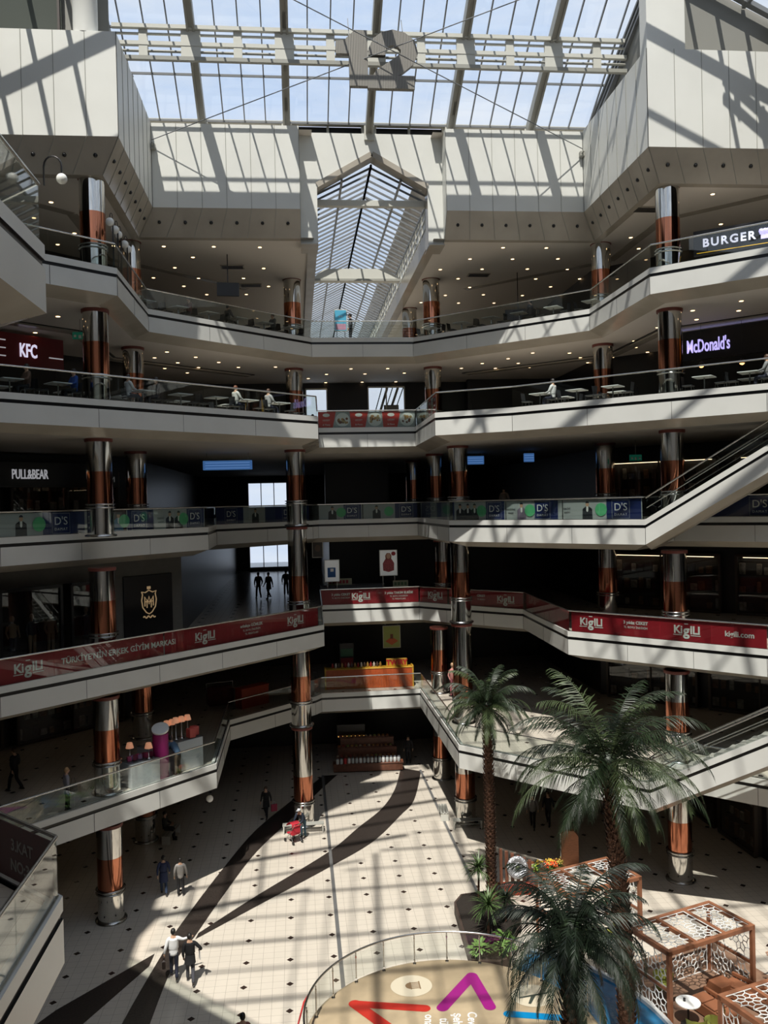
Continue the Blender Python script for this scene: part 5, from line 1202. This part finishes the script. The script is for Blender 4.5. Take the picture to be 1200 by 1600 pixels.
for j, (x, y, z, lab) in enumerate(((-7.2, 36.9, 6.24, 'peach table lamp at the left end of the pink stall'), (-6.4, 36.75, 6.24, 'peach table lamp near the magenta drum'), (-5.95, 38.75, 6.34, 'peach lamp in the cluster of five, leftmost'), (-5.75, 38.95, 6.34, 'peach lamp in the cluster of five, second'),
                                    (-5.5, 38.4, 6.54, 'peach lamp in the cluster of five, middle'), (-5.28, 38.6, 6.54, 'peach lamp in the cluster of five, fourth'), (-5.05, 38.85, 6.54, 'peach lamp in the cluster of five, rightmost'))):
    hh = .45 if j < 2 else .75
    t = thing('table_lamp', lab, 'lamp', (x, y, z), 0); MB().lathe([(.12, 0), (.12, .02), (.02, .04), (.02, hh)], n=14).build('lamp_base', M_ring, t); MB().lathe([(.17, hh - .02), (.11, hh + .2)], n=18).build('lamp_shade', M_peach, t)
random.seed(9)
for j in range(9):
    x = -7.15 + (j % 5) * .2 + (j // 5) * .1; y = 36.45 + (j % 5) * .16 + (j // 5) * .2
    lab = ('pink', 'wine red', 'lilac')[j % 3] + ' gift box on the left white stall counter'
    tag(MB().box((0, 0, .09), (.16, .16, .18), random.random(), bev=.01).box((0, 0, .19), (.03, .17, .02)).build('gift_box', mat('gift_%d' % (j % 3), ((.4, .05, .15), (.15, .01, .04), (.28, .16, .3))[j % 3], .5)), lab, 'box', ('pink', 'wine red', 'lilac')[j % 3] + ' gift boxes').location = (x, y, 6.24)
for j, (x, y) in enumerate(((-4.88, 38.62), (-4.78, 39.0))):
    tag(MB().box((0, 0, .2), (.3, .3, .4), .7, bev=.02).build('cushion_box', mat('coral', (.45, .08, .07), .7)), ('coral red box at the right end of the pink stall', 'second coral red box behind the first at the pink stall')[j], 'box').location = (x, y, 6.54)
# right side of the same level: coral display figures
for j, (x, y) in enumerate(((8.9, 50.0), (9.5, 50.9))): mannequin(('pink-dressed mannequin by the glossy column, front one', 'pink-dressed mannequin by the glossy column, rear one')[j], (x, y, 5.2), .5, mat('pink_dress', (.50, .22, .20), .8), mat('pink_dress2', (.32, .10, .12), .8), 1.1)

# ------------------------------------------------------------------ round map platform, pool, planter
CX_, CY_, CR = 4.2, 24.8, 4.35
M_map = mat('printed_sand_floor', (.48, .38, .25), .3, var=.22, vscale=1.1)
t = thing('round_platform', 'round raised platform printed like sand with coloured strokes', 'platform', (CX_, CY_, 0)); MB().lathe([(CR + .12, 0), (CR + .12, .86), (CR + .06, .9), (.001, .9)], n=72).build('platform_body', M_map, t)
def stroke(a, c, w, m, nm='colour_stroke', z=.906):
    a = Vector(a); c = Vector(c); d = (c - a).normalized(); n_ = Vector((-d.y, d.x)); pts = []
    for q, s in ((c, 1), (a, -1)):
        for j in range(9): f = -pi / 2 + pi * j / 8; v = q + (d * math.cos(f) * s + n_ * math.sin(f) * s) * w / 2; pts.append((v.x - CX_, v.y - CY_, z))
    b = MB(); b.face(pts); return b.build(nm, m, t)
M_mg = mat('stroke_magenta', (.28, .012, .18), .35); M_rd = mat('stroke_red', (.44, .03, .02), .35); M_bl = mat('stroke_blue', (.0, .20, .46), .35)
stroke((4.15, 26.4), (5.42, 28.05), .38, M_mg); stroke((5.42, 28.05), (5.62, 26.25), .38, M_mg, z=.909); stroke((1.45, 27.0), (3.6, 26.45), .36, M_rd); stroke((1.45, 27.0), (2.7, 25.1), .40, M_rd, z=.909); stroke((6.1, 25.8), (8.1, 25.25), .32, M_bl)
for (x, y, nm) in ((3.35, 27.75, 'domed_building_medallion'), (7.1, 26.65, 'plane_medallion')):
    b = MB(); b.face([(x - CX_ + math.cos(2 * pi * j / 40) * .68, y - CY_ + math.sin(2 * pi * j / 40) * .62, .907) for j in range(40)]); m_o = b.build(nm, mat('medallion_pale', (.58, .52, .40), .3), t)
    b = MB()
    if x < 5:
        b.idx([(x - CX_ + .1 + math.cos(f) * .2 * -1 - .1, y - CY_ + math.sin(f) * .19, .91) for f in [pi / 2 + pi * j / 12 - pi for j in range(13)]], [tuple(range(13))])
        for j in range(5): b.box((x - CX_ + .12 + .0, y - CY_ - .16 + j * .08, .911), (.26, .035, .006))
        b.box((x - CX_ - .02, y - CY_, .911), (.03, .42, .006)); b.box((x - CX_ + .27, y - CY_, .911), (.04, .44, .006)); b.build('domed_building_print', mat('print_sepia', (.20, .13, .07)), m_o)
    else:
        c_ = (x - CX_, y - CY_)
        b.box((c_[0], c_[1], .911), (.95, .07, .006), .15); b.idx([(c_[0] - .05, c_[1], .912), (c_[0] + .12, c_[1] + .02, .912), (c_[0] - .18, c_[1] - .45, .912), (c_[0] - .26, c_[1] - .42, .912)], [(0, 1, 2, 3)]); b.build('plane_print', mat('print_dark_plane', (.04, .05, .04)), m_o)
for q, (x, y) in (('Cevahir', (5.0, 26.05)), ('şehrin', (4.55, 26.05)), ('tüm', (4.1, 25.85)), ('ona', (3.68, 26.1))):
    tt = text_mesh(q, .40, M_bwhite, .002, .008, 'floor_lettering', align='LEFT'); tt.parent = t; tt.location = (x - CX_ , y - CY_, .91); tt.rotation_euler = (0, 0, math.radians(-100))
t = thing('curved_railing', 'curved glass railing with steel posts round the printed platform', 'railing', (CX_, CY_, .9))
b = MB(); N_ = 96; b.cs = True
for j in range(N_):
    a0, a1 = 2 * pi * j / N_, 2 * pi * (j + 1) / N_
    b.face([(math.cos(a0) * CR, math.sin(a0) * CR, .08), (math.cos(a1) * CR, math.sin(a1) * CR, .08), (math.cos(a1) * CR, math.sin(a1) * CR, .92), (math.cos(a0) * CR, math.sin(a0) * CR, .92)])
b.build('curved_glass', M_glass, t); MB().tube([(math.cos(2 * pi * j / N_) * CR, math.sin(2 * pi * j / N_) * CR, 1.0) for j in range(N_ + 1)], .035, 8).build('top_rail', M_rail, t)
for j in range(24):
    a = math.radians(7.5 + 15 * j); x, y = math.cos(a) * (CR - .05), math.sin(a) * (CR - .05); MB().tube([(x, y, 0), (x, y, .98)], .02, 8).lathe([(.06, 0), (.06, .03)], (x, y, 0), 12).box((x, y, .85), (.05, .05, .06)).box((x, y, .12), (.05, .05, .06)).build('post', M_ring, t)
t = thing('red_ribbon_stand', 'thin red curved band leaning at the left side of the round railing', 'band', (-.45, 26.4, 0)); MB().tube([(0, 0, .02), (.1, .4, .5), (.3, .75, 1.0), (.6, .9, 1.35)], .03, 6).build('band', mat('ribbon_red', (.5, .02, .02)), t)
# blue pool right of the platform
t = thing('blue_pool', 'blue painted shallow pool curving along the right side of the platform', 'pool', (CX_, CY_, 0)); b = MB(); k = [math.radians(-4 + 60 * j / 30) for j in range(31)]
ri, ro = CR + .14, CR + 2.5; b.idx([(math.cos(a) * ri, math.sin(a) * ri, .3) for a in k] + [(math.cos(a) * ro, math.sin(a) * ro, .3) for a in k], [(i, 31 + i, 32 + i, 1 + i) for i in range(30)]); b.build('water', M_blue, t)
b = MB(); b.idx([(math.cos(a) * r, math.sin(a) * r, z) for (r, z) in ((ro, .0), (ro, .42), (ro + .14, .42), (ro + .14, 0)) for a in k], [(q * 31 + i, q * 31 + i + 1, q * 31 + 32 + i, q * 31 + 31 + i) for q in range(3) for i in range(30)]); b.build('pool_rim', M_lat, t)
# planter
t = thing('planter', 'low dark planter bed left of the palms beside the sunny tiles', 'planter', (0, 0, 0)); poly = [(5.75, 29.75), (5.95, 34.2), (6.35, 34.85), (8.2, 35.1), (8.3, 32.6), (7.5, 31.2), (7.1, 29.75), (6.7, 29.5)]; MB().prism(poly, 0, .5).build('planter_wall', M_soil, t)
MB().prism([(7.2 + (x - 7.2) * .95, 32.3 + (y - 32.3) * .95) for x, y in poly], .5, .53).build('soil', mat('dark_soil', (.02, .014, .01), .95, bump=.8, bscale=20), t)
def leaf_strip(b, base, az, el, L, w, droop, n=5):
    P = Vector(base); pts = []; d_el = el
    for j in range(n + 1):
        pts.append(P.copy()); d = Vector((math.cos(az) * math.cos(d_el), math.sin(az) * math.cos(d_el), math.sin(d_el))); P = P + d * L / n; d_el -= droop / n
    sd_ = Vector((-math.sin(az), math.cos(az), 0)); vs = []
    for j, p in enumerate(pts): ww = w * math.sin(pi * (.12 + .88 * (1 - j / n)) ) if j else w * .5; ww = w * (.5 + .5 * min(1, j / 1.5)) * (1 - (j / n) ** 2) + .002; vs += [p - sd_ * ww, p + sd_ * ww]
    b.idx(vs, [(2 * j, 2 * j + 1, 2 * j + 3, 2 * j + 2) for j in range(n)])
def dracaena(label, loc, H, R, n, mtl):
    t = thing('dracaena', label, 'plant', loc); MB().tube([(0, 0, 0), (.03, .02, H)], [.05, .035], 8).build('stem', M_trunk, t); b = MB()
    for j in range(n): leaf_strip(b, (.03, .02, H - .1 + .15 * random.random()), random.uniform(0, 2 * pi), random.uniform(-.2, 1.4), R * random.uniform(.75, 1.1), .028, 1.0)
    b.build('leaves', mtl, t); return t
M_drac = mat('dracaena_green', (.09, .15, .05), .45, var=.5, vscale=10)
random.seed(21)
dracaena('spiky dracaena by the foot of the slim palm, farther one', (7.0, 34.4, .53), 1.2, .75, 90, M_drac); dracaena('spiky dracaena in the planter, nearer bright one', (6.75, 31.5, .53), 1.0, .85, 110, M_drac); dracaena('dark spiky plant in the planter behind the round railing', (7.6, 32.3, .53), .8, .7, 80, M_frond)
def shrub(label, loc, R, n, m, wl=.07):
    t = thing('leafy_shrub', label, 'plant', loc); b = MB()
    for j in range(n): a = random.uniform(0, 2 * pi); r = R * random.random() * .6; leaf_strip(b, (math.cos(a) * r, math.sin(a) * r, .1 + random.random() * .25), a + random.uniform(-.6, .6), random.uniform(.1, .9), R * .55, wl, 1.2, 4)
    b.build('leaves', m, t); MB().tube([(0, 0, 0), (0, 0, .25)], .03, 6).build('stem', M_trunk, t); return t
shrub('light green broad-leaved shrub at the near corner of the planter', (6.15, 30.0, .53), .55, 70, M_leaf); shrub('light green broad-leaved shrub behind the curved railing, second', (7.0, 30.0, .53), .5, 60, M_leaf); shrub('broad-leaved shrub with purple leaves between the green ones', (6.6, 30.4, .53), .4, 40, mat('purple_leaf', (.07, .015, .04), .5))
shrub('pale green shrub in the right part of the planter', (7.15, 30.7, .53), .45, 50, M_leaf)

# ------------------------------------------------------------------ palms
def frond_mesh(L, el, droop, seed, m, dense=46):
    rnd = random.Random(seed); P = Vector((0, 0, 0)); n = 16; pts = []; e = el
    for j in range(n + 1):
        pts.append((P.copy(), e)); P = P + Vector((math.cos(e), 0, math.sin(e))) * L / n; e -= droop * (.4 + 1.2 * j / n) / n
    b = MB(); b.tube([p for p, _ in pts], [.022 * (1 - .8 * j / n) for j in range(n + 1)], 5)
    b.cs = False
    for j in range(dense):
        f = .10 + .90 * j / dense; x = f * n; i = min(int(x), n - 1); p = pts[i][0].lerp(pts[i + 1][0], x - i); e = pts[i][1]; d = Vector((math.cos(e), 0, math.sin(e))); upn = Vector((-math.sin(e), 0, math.cos(e)))
        ll = L * .175 * math.sin(pi * min(1, .18 + f * .78)) ** .7 + .05
        for s in (-1, 1):
            sw = .55 + .5 * f; v = (Vector((0, s, 0)) * math.cos(sw) + d * math.sin(sw)).normalized(); v = (v + Vector((0, 0, -1)) * rnd.uniform(.35, .85) + upn * .1).normalized(); tip = p + v * ll * rnd.uniform(.8, 1.1); mid = p.lerp(tip, .5) + Vector((0, 0, .03 * ll)); w = .013
            sd_ = d * w; b.idx([p - sd_, p + sd_, mid + sd_ * 1.3, mid - sd_ * 1.3, tip + Vector((0, 0, -.08 * ll))], [(0, 1, 2, 3), (3, 2, 4)])
    me = b.build('frond', m); return me
M_frond3 = mat('palm_leaf_shaded', (.010, .020, .009), .55, var=.4, vscale=4)  # shade on the nearest palm is put into this darker leaf colour
def palm(label, loc, H, R, n, seed, lean=(0, 0), trunk_r=.21, skirt=0):
    rnd = random.Random(seed); t = thing('palm_tree', label, 'palm', loc); b = MB(); nz_ = int(H / .1); b.cs = True
    path = lambda f: Vector((lean[0] * f * f, lean[1] * f * f, H * f))
    b.tube([path(f / 24) for f in range(25)], [trunk_r * (1.25 - .35 * min(1, f / 3) - .08 * f / 24) for f in range(25)], 12); b.build('trunk', M_trunk, t)
    b = MB()
    for j in range(nz_):
        for q in range(7):
            a = q * 2 * pi / 7 + (j % 2) * .45 + rnd.uniform(-.1, .1); f = (j + .5) / nz_; c = path(f); r = trunk_r * .92; o = Vector((math.cos(a), math.sin(a), 0)); s_ = Vector((-math.sin(a), math.cos(a), 0))
            p = c + o * r; b.idx([p - s_ * .07 - Vector((0, 0, .05)), p + s_ * .07 - Vector((0, 0, .05)), p + s_ * .05 + o * .05 + Vector((0, 0, .05)), p - s_ * .05 + o * .05 + Vector((0, 0, .05)), p + o * .085 + Vector((0, 0, .10 + rnd.uniform(-.03, .04)))], [(0, 1, 2, 3), (3, 2, 4), (0, 3, 4), (1, 4, 2)])
    b.build('bark_scales', M_trunk, t)
    proto = []
    for q, (el, dr) in enumerate(((1.35, 1.6), (.95, 2.0), (.5, 2.1), (.1, 1.7), (-.5, 1.0)) if not skirt else ((1.3, 1.9), (.8, 2.5), (.35, 2.4), (-.1, 1.9), (-.6, 1.0))):
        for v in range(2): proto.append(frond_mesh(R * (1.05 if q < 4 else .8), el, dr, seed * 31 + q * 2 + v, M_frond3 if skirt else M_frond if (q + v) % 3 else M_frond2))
    top = path(1)
    for j in range(n):
        lev = j / n; q = 0 if lev < .12 else 1 if lev < .34 else 2 if lev < .6 else 3 if lev < .82 else 4
        if skirt and lev > .9: q = 4
        src = proto[q * 2 + j % 2]; o = src.copy() if src.parent else src
        if o is not src: C.objects.link(o)
        o.parent = t; a = j * 2.399 + rnd.uniform(-.2, .2); o.location = top + Vector((math.cos(a) * .1, math.sin(a) * .1, .05 - .25 * lev)); o.rotation_euler = (rnd.uniform(-.25, .25), rnd.uniform(-.12, .12), a); s_ = rnd.uniform(.85, 1.12); o.scale = (s_, s_, s_)
    for o in proto:
        if not o.parent: bpy.data.objects.remove(o)
    b = MB(); b.ball(top - Vector((0, 0, .15)), trunk_r * 1.25, 12, 1, 1, 1.5); b.build('crown_boot', M_frond, t); return t
palm('slim farthest palm standing in the planter left of the group', (7.5, 34.2, .5), 7.9, 2.0, 46, 3, lean=(.0, .1), trunk_r=.19)
palm('tall middle palm with wide crown in front of the lowest balcony', (8.85, 23.1, 0), 9.35, 3.0, 54, 5, lean=(-.38, .1), trunk_r=.235)
palm('nearest low shade-dark palm with drooping fronds at the bottom', (5.7, 18.1, 0), 7.25, 2.1, 52, 8, lean=(.0, .0), trunk_r=.25, skirt=1)

# ------------------------------------------------------------------ lattice pavilions
LC = {}
def lattice(w, h, cell=.72):
    key = (round(w, 2), round(h, 2))
    if key in LC: return LC[key]
    b = MB(); nx, ny = max(1, round(w / cell)), max(1, round(h / cell)); cw, ch = w / nx, h / ny
    def P_(cx, cy, r, a): return (cx + math.cos(a) * r * cw, cy + math.sin(a) * r * ch, 0)
    W_ = .026
    for ix in range(nx):
        for iy in range(ny):
            cx, cy = -w / 2 + (ix + .5) * cw, -h / 2 + (iy + .5) * ch
            for k_ in range(8):
                a = pi / 4 * k_; a2 = a + pi / 4; am = a + pi / 8
                b.bar(P_(cx, cy, .13, a), P_(cx, cy, .13, a2), W_, .018); b.bar(P_(cx, cy, .13, a), P_(cx, cy, .30, am - pi / 8), W_, .018)
                b.bar(P_(cx, cy, .30, a), P_(cx, cy, .41, am), W_, .018); b.bar(P_(cx, cy, .41, am), P_(cx, cy, .30, a2), W_, .018)
                b.bar(P_(cx, cy, .41, am), P_(cx, cy, .58, am), W_, .018)
            b.bar((cx - cw / 2, cy - ch * .2, 0), (cx - cw / 2, cy + ch * .2, 0), W_, .018); b.bar((cx - cw * .2, cy - ch / 2, 0), (cx + cw * .2, cy - ch / 2, 0), W_, .018)
    for s in (-1, 1): b.bar((s * w / 2, -h / 2, 0), (s * w / 2, h / 2, 0), .03, .02); b.bar((-w / 2, s * h / 2, 0), (w / 2, s * h / 2, 0), .03, .02)
    LC[key] = b; return b
M_pav = mat('pavilion_wood', (.27, .11, .055), .5, var=.2, vscale=4)
def pavilion(label, loc, rz, L, D, H=2.4, hide=()):
    t = thing('lattice_pavilion', label, 'pavilion', loc, rz); s = .13
    for x in (s / 2, L - s / 2):
        for y in (-s / 2, -D + s / 2): MB().box((x, y, H / 2), (s, s, H), bev=.01).build('post', M_pav, t)
    b = MB(); b.box((L / 2, -s / 2, H - .07), (L, s, .15), bev=.01); b.box((L / 2, -D + s / 2, H - .07), (L, s, .15), bev=.01); b.box((s / 2, -D / 2, H - .07), (s, D - 2 * s, .15)); b.box((L - s / 2, -D / 2, H - .07), (s, D - 2 * s, .15))
    for f in (1 / 3, 2 / 3): b.box((L * f, -D / 2, H - .07), (s, D - 2 * s, .13))
    b.build('roof_frame', M_pav, t)
    pw = (L - 4 * s) / 3
    for j in range(3):
        o = lattice(pw, D - 2 * s).build('roof_lattice', M_lat, t); o.location = (s + pw / 2 + j * (L / 3 - s * .28), -D / 2, H - .04)
    def panel(w, h, loc_, rot): o = lattice(w, h).build('side_lattice', M_lat, t); o.location = loc_; o.rotation_euler = rot
    hh = (H - .15) / 2 - .06
    for x, nm in ((s / 2, 'l'), (L - s / 2, 'r')):
        if nm in hide: continue
        MB().box((x, -D / 2, hh + .05), (s * .6, D - 2 * s, .09)).build('mid_rail', M_pav, t)
        for zc in (hh / 2, hh * 1.5 + .1): panel(D - 2 * s, hh - .04, (x, -D / 2, zc), (pi / 2, 0, pi / 2))
    if 'b' not in hide: panel(L * .45, hh - .04, (L * .72, -s / 2, hh / 2), (pi / 2, 0, 0)); MB().box((L * .72, -s / 2, hh + .05), (L * .45, s * .5, .08)).build('mid_rail', M_pav, t)
    return t
pavilion('lattice-roofed wooden pavilion farthest back behind the palm trunks', (8.72, 32.0, 0), math.radians(19), 3.4, 2.05, hide=('b',))
pavilion('lattice-roofed wooden pavilion in the middle at the right', (10.6, 27.7, 0), math.radians(19.5), 3.75, 2.0)
pavilion('lattice-roofed wooden pavilion cut off by the lower right corner', (11.65, 23.45, 0), math.radians(17), 3.6, 1.9, hide=('b',))
# seats, chairs and tables under and beside the pavilions
M_lime = mat('lime_chair', (.24, .26, .05), .6); M_sofa = mat('sofa_wood', (.22, .085, .04), .5)
def armchair(label, loc, rz):
    t = thing('armchair', label, 'chair', loc, rz); MB().lathe([(.27, .38), (.29, .42), (.26, .46)], n=20).build('seat', M_lime, t); b = MB(); b.cs = True
    for j in range(12):
        a0, a1 = math.radians(200 + j * 11.7), math.radians(200 + (j + 1) * 11.7)
        b.face([(math.cos(a0) * .3, math.sin(a0) * .3, .42), (math.cos(a1) * .3, math.sin(a1) * .3, .42), (math.cos(a1) * .36, math.sin(a1) * .36, .80), (math.cos(a0) * .36, math.sin(a0) * .36, .80)])
    b.build('curved_back', M_lime, t)
    for a in (45, 135, 225, 315): MB().tube([(math.cos(math.radians(a)) * .18, math.sin(math.radians(a)) * .18, .4), (math.cos(math.radians(a)) * .25, math.sin(math.radians(a)) * .25, 0)], .016, 6).build('leg', M_dwood, t)
    return t
def rtable(label, loc):
    t = thing('round_table', label, 'table', loc); MB().lathe([(.38, .72), (.38, .75)], n=28).build('table_top', M_lat, t); MB().tube([(0, 0, .02), (0, 0, .72)], .035).build('pedestal', M_black, t); MB().lathe([(.24, 0), (.24, .03)], n=20).build('foot', M_black, t); return t
rtable('round white table in the middle pavilion', (11.9, 25.9, 0)); armchair('lime green tub chair beside the round table in the middle pavilion', (12.45, 25.35, 0), .5); armchair('lime green tub chair at the bottom edge of the middle pavilion', (11.75, 25.1, 0), -.1)
armchair('lime green tub chair hidden in the back of the middle pavilion', (11.75, 27.4, 0), 2.8); armchair('lime green tub chair under the farthest pavilion', (11.2, 31.0, 0), 1.0); armchair('second lime green tub chair under the farthest pavilion', (10.4, 31.2, 0), -.6)
rtable('round white table under the farthest pavilion', (10.9, 31.75, 0))
tag(MB().lathe([(.04, 0), (.04, .09)], n=12).build('cup', M_black), 'small dark cup on the round table in the middle pavilion', 'cup').location = (11.8, 25.95, .75)
def sofa(label, loc, rz, L=2.4):
    t = thing('slatted_sofa', label, 'sofa', loc, rz); MB().box((0, 0, .22), (L, .6, .36), bev=.03).build('base', M_sofa, t); MB().box((0, .3, .55), (L, .08, .14), bev=.02).build('top_board', M_sofa, t); b = MB()
    for j in range(7): b.box((-L / 2 + .2 + j * (L - .4) / 6, .3, .44), (.05, .05, .12))
    b.build('back_spindle_row', M_sofa, t)
    for j in range(3): MB().box((-L / 3 + j * L / 3, -.02, .44), (L / 3 - .06, .52, .09), bev=.03).build('cushion', mat('terracotta_cushion', (.24, .09, .04), .8), t)
    return t
sofa('wooden sofa with terracotta cushions running from the middle pavilion to the right', (14.6, 26.3, 0), math.radians(-62), 2.6); sofa('second wooden sofa at the right frame edge in front of the first', (15.6, 24.6, 0), math.radians(-62), 2.2)
sofa('low wooden sofa inside the middle pavilion behind the round table', (12.9, 26.1, 0), math.radians(-70), 1.5)
tag(MB().box((0, 0, .25), (.65, .65, .5), .34, bev=.02).build('cube_planter', M_sofa), 'square terracotta wooden box at the near end of the sofa', 'box').location = (13.7, 27.3, 0)
MB_ = MB(); MB_.box((0, 0, .006), (7, 9.5, .012), math.radians(19)); tag(MB_.build('wooden_deck', mat('deck_brown', (.22, .13, .085), .6, var=.25, vscale=3)), 'brown carpet-like deck under the lattice pavilions', 'deck').location = (13.2, 25.2, 0)
# medallion with posts, flower cart, orange board
t = thing('medallion_stand', 'round silver medallion on a row of red-brown posts behind the slim palm', 'sculpture', (8.2, 35.5, 0), .0)
for j in range(6): MB().box((j * .25, 0, 1.0 - j * .05), (.13, .1, 2.0 - j * .12), bev=.01).build('post', M_dwood, t)
MB().box((.6, .05, .25), (1.6, .3, .5), bev=.02).build('red_base', mat('base_red', (.25, .035, .015), .5), t)
md = thing('medallion', 'x', 'x'); del md['label']; del md['category']; bpy.data.objects.remove(md)
o = MB().lathe([(.001, .06), (.12, .07), (.15, .03), (.24, .03), (.27, .06), (.43, .05), (.46, .02), (.46, -.03), (.001, -.03)], n=40).build('silver_disc', mat('hammered_silver', (.42, .43, .46), .35, .8, bump=.5, bscale=18), t); o.matrix_local = Matrix.Translation((.68, -.14, 1.22)) @ Matrix.Rotation(math.radians(75), 4, 'X')
o = MB().ball((0, 0, .07), .12, 14, 1, 1, .6).build('centre_boss', mat('boss_green', (.14, .17, .10), .3, .6), t); o.matrix_local = Matrix.Translation((.68, -.14, 1.22)) @ Matrix.Rotation(math.radians(75), 4, 'X')
t = thing('flower_cart', 'wooden trough with orange and yellow flowers beside the medallion', 'planter', (10.35, 35.9, 0), .1); MB().box((0, 0, .45), (1.7, .7, .7), bev=.03).build('trough', M_dwood, t); MB().box((0, .5, .95), (1.9, .06, .08)).build('rear_board', M_wood, t)
for s in (-1, 1): MB().box((s * .7, 0, .06), (.1, .5, .12)).build('foot', M_dwood, t)
for j, (dx, dy, col, lab) in enumerate(((-.55, -.1, (.25, .38, .04), 'lime green flower clump in the trough, leftmost'), (-.05, -.12, (.75, .10, .02), 'bright orange flower clump in the middle of the trough'), (.25, -.02, (.78, .12, .02), 'second bright orange flower clump in the trough'), (-.35, .22, (.70, .45, .03), 'yellow flower clump at the back left of the trough'), (.2, .25, (.72, .5, .06), 'yellow flower clump at the back middle'), (.6, .25, (.65, .5, .1), 'pale yellow flower clump at the back right'))):
    a_ = thing('flower_clump', lab, 'flowers', (10.35 + dx, 35.9 + dy, .8)); b = MB()
    for q in range(26): r_ = random.random() * .2; a = random.random() * 6.28; b.ball((math.cos(a) * r_, math.sin(a) * r_, .12 + random.random() * .2), .035, 6)
    b.build('blossoms', mat('blossom_%d' % j, col, .6), a_); b = MB()
    for q in range(18): leaf_strip(b, (0, 0, 0), random.random() * 6.28, random.uniform(.2, 1.2), .26, .02, .6, 3)
    b.build('leaves', M_leaf, a_)
t = thing('notice_board', 'orange-brown upright board with pointed top behind the flower trough', 'board', (12.0, 38.0, 0), -.2); b = MB(); pl = [(-.38, 0), (.38, 0), (.38, 1.35), (.18, 1.6), (-.18, 1.6), (-.38, 1.45)]; n = len(pl)
b.idx([(x, -.12, z) for x, z in pl] + [(x, .12, z) for x, z in pl], [tuple(range(n)), tuple(range(2 * n - 1, n - 1, -1))] + [(i, n + i, n + (i + 1) % n, (i + 1) % n) for i in range(n)]); b.build('panel', M_wood, t); MB().tube([(-.42, -.1, 0), (-.42, -.1, 1.5)], .02).build('metal_edge', M_rail, t)
person('person reaching in from the right frame edge beyond the pavilions', (15.95, 27.4, 0), math.radians(80), 'stand', (.3, .06, .04), NAV, 'brown', arms={1: ((.35, .1, 1.2), (.25, .35, 1.12)), -1: ((-.2, .2, 1.15), (-.1, .42, 1.15))})

# ------------------------------------------------------------------ downlights
def inside_poly(x, y, poly):
    c = False; n = len(poly)
    for i in range(n):
        x1, y1 = poly[i]; x2, y2 = poly[(i + 1) % n]
        if (y1 > y) != (y2 > y) and x < (x2 - x1) * (y - y1) / (y2 - y1) + x1: c = not c
    return c
dl = None; random.seed(2)
def downlights(z, poly, name, step, lim, glow=None):
    global dl; cnt = 0; y = min(p[1] for p in poly); row = 0
    while y < max(p[1] for p in poly) and cnt < lim:
        x = min(p[0] for p in poly) + (row % 2) * step * .5
        while x < max(p[0] for p in poly):
            if inside_poly(x, y, poly) and abs(x - y * .10) < y * .46 - .0 and random.random() < .86 and cnt < lim and all(math.hypot(x - c[0], y - c[1]) > .8 for c in COLS.values()):
                loc = (x + random.uniform(-.15, .15), y + random.uniform(-.15, .15), z); lab = 'small round warm downlight in the ' + name
                if dl is None:
                    dl = thing('downlight', lab, 'ceiling light', loc, 0, name + ' downlights'); MB().lathe([(.13, -.012), (.13, 0)], n=14).build('rim', M_lampring, dl); MB().lathe([(.09, -.022), (.09, -.012)], n=12).build('lamp', M_lamp, dl)
                else: dup(dl, loc, label=lab, group=name + ' downlights')
                cnt += 1
            x += step
        y += step * .82; row += 1
off5 = offset(EDGE[5], 1.4); off4 = offset(EDGE[4], 1.4)
downlights(30.0, [(-24, 36.5), (-8.6, 36.5), (-8.6, 44.3), (.4, 44.3), (.4, 66), (-24, 66)], 'top ceiling left of the skylit passage', 2.5, 46)
downlights(30.0, [(8.6, 44.3), (16.9, 44.3), (16.9, 36.5), (33, 36.5), (33, 66), (8.6, 66)], 'top ceiling right of the skylit passage', 2.5, 46)
p5 = offset(EDGE[5], 1.9)
downlights(24.75, [(-20, 26.5)] + p5[1:4] + [(.0, 51.0), (0, 58), (-20, 50)], 'lower food court ceiling, left half', 2.1, 40)
downlights(24.75, [(1.0, 51.5), (7.4, 51.5), (7.4, 66), (1.0, 66)], 'lower food court ceiling, middle', 2.3, 9)
downlights(24.75, [(8, 51.3)] + p5[6:9] + [(30, 24), (32, 50), (8, 60)], 'lower food court ceiling, right half', 2.1, 40)
# hanging ceiling vents
for j, (x, y, lab) in enumerate(((-3.2, 48.5, 'dark square vent in the top ceiling left of the passage'), (-2.4, 52.5, 'second dark vent in the top ceiling left of the passage'), (11.0, 50.0, 'dark square vent in the top ceiling right of the passage'), (16.5, 38.5, 'dark vent in the top ceiling near the right column'))):
    t = thing('ceiling_vent', lab, 'vent', (x, y, 29.97)); MB().box((0, 0, 0), (1.3, .7, .04), bev=.005).build('vent_frame', M_beige, t); b = MB()
    for q in range(6): b.box((0, -.27 + q * .108, -.025), (1.15, .05, .02))
    b.build('slats', M_black, t)
# a few pendant lamps glowing over the right food counter
for j, (x, y, z) in enumerate(((19.0, 38.6, 22.75), (20.4, 37.5, 22.7))):
    t = thing('pendant_lamp', ('glowing orange pendant under the lilac-lettered sign, left', 'glowing orange pendant under the lilac-lettered sign, right')[j], 'lamp', (x, y, z)); MB().lathe([(.05, .2), (.18, 0), (.17, -.02)], n=16).build('shade', M_black, t); MB().ball((0, 0, .02), .12, 10).build('bulb', mat('pendant_glow', (1, .5, .2), emit=(1, .45, .15), es=5), t); MB().tube([(0, 0, .2), (0, 0, 2.0)], .01, 5).build('cord', M_black, t)
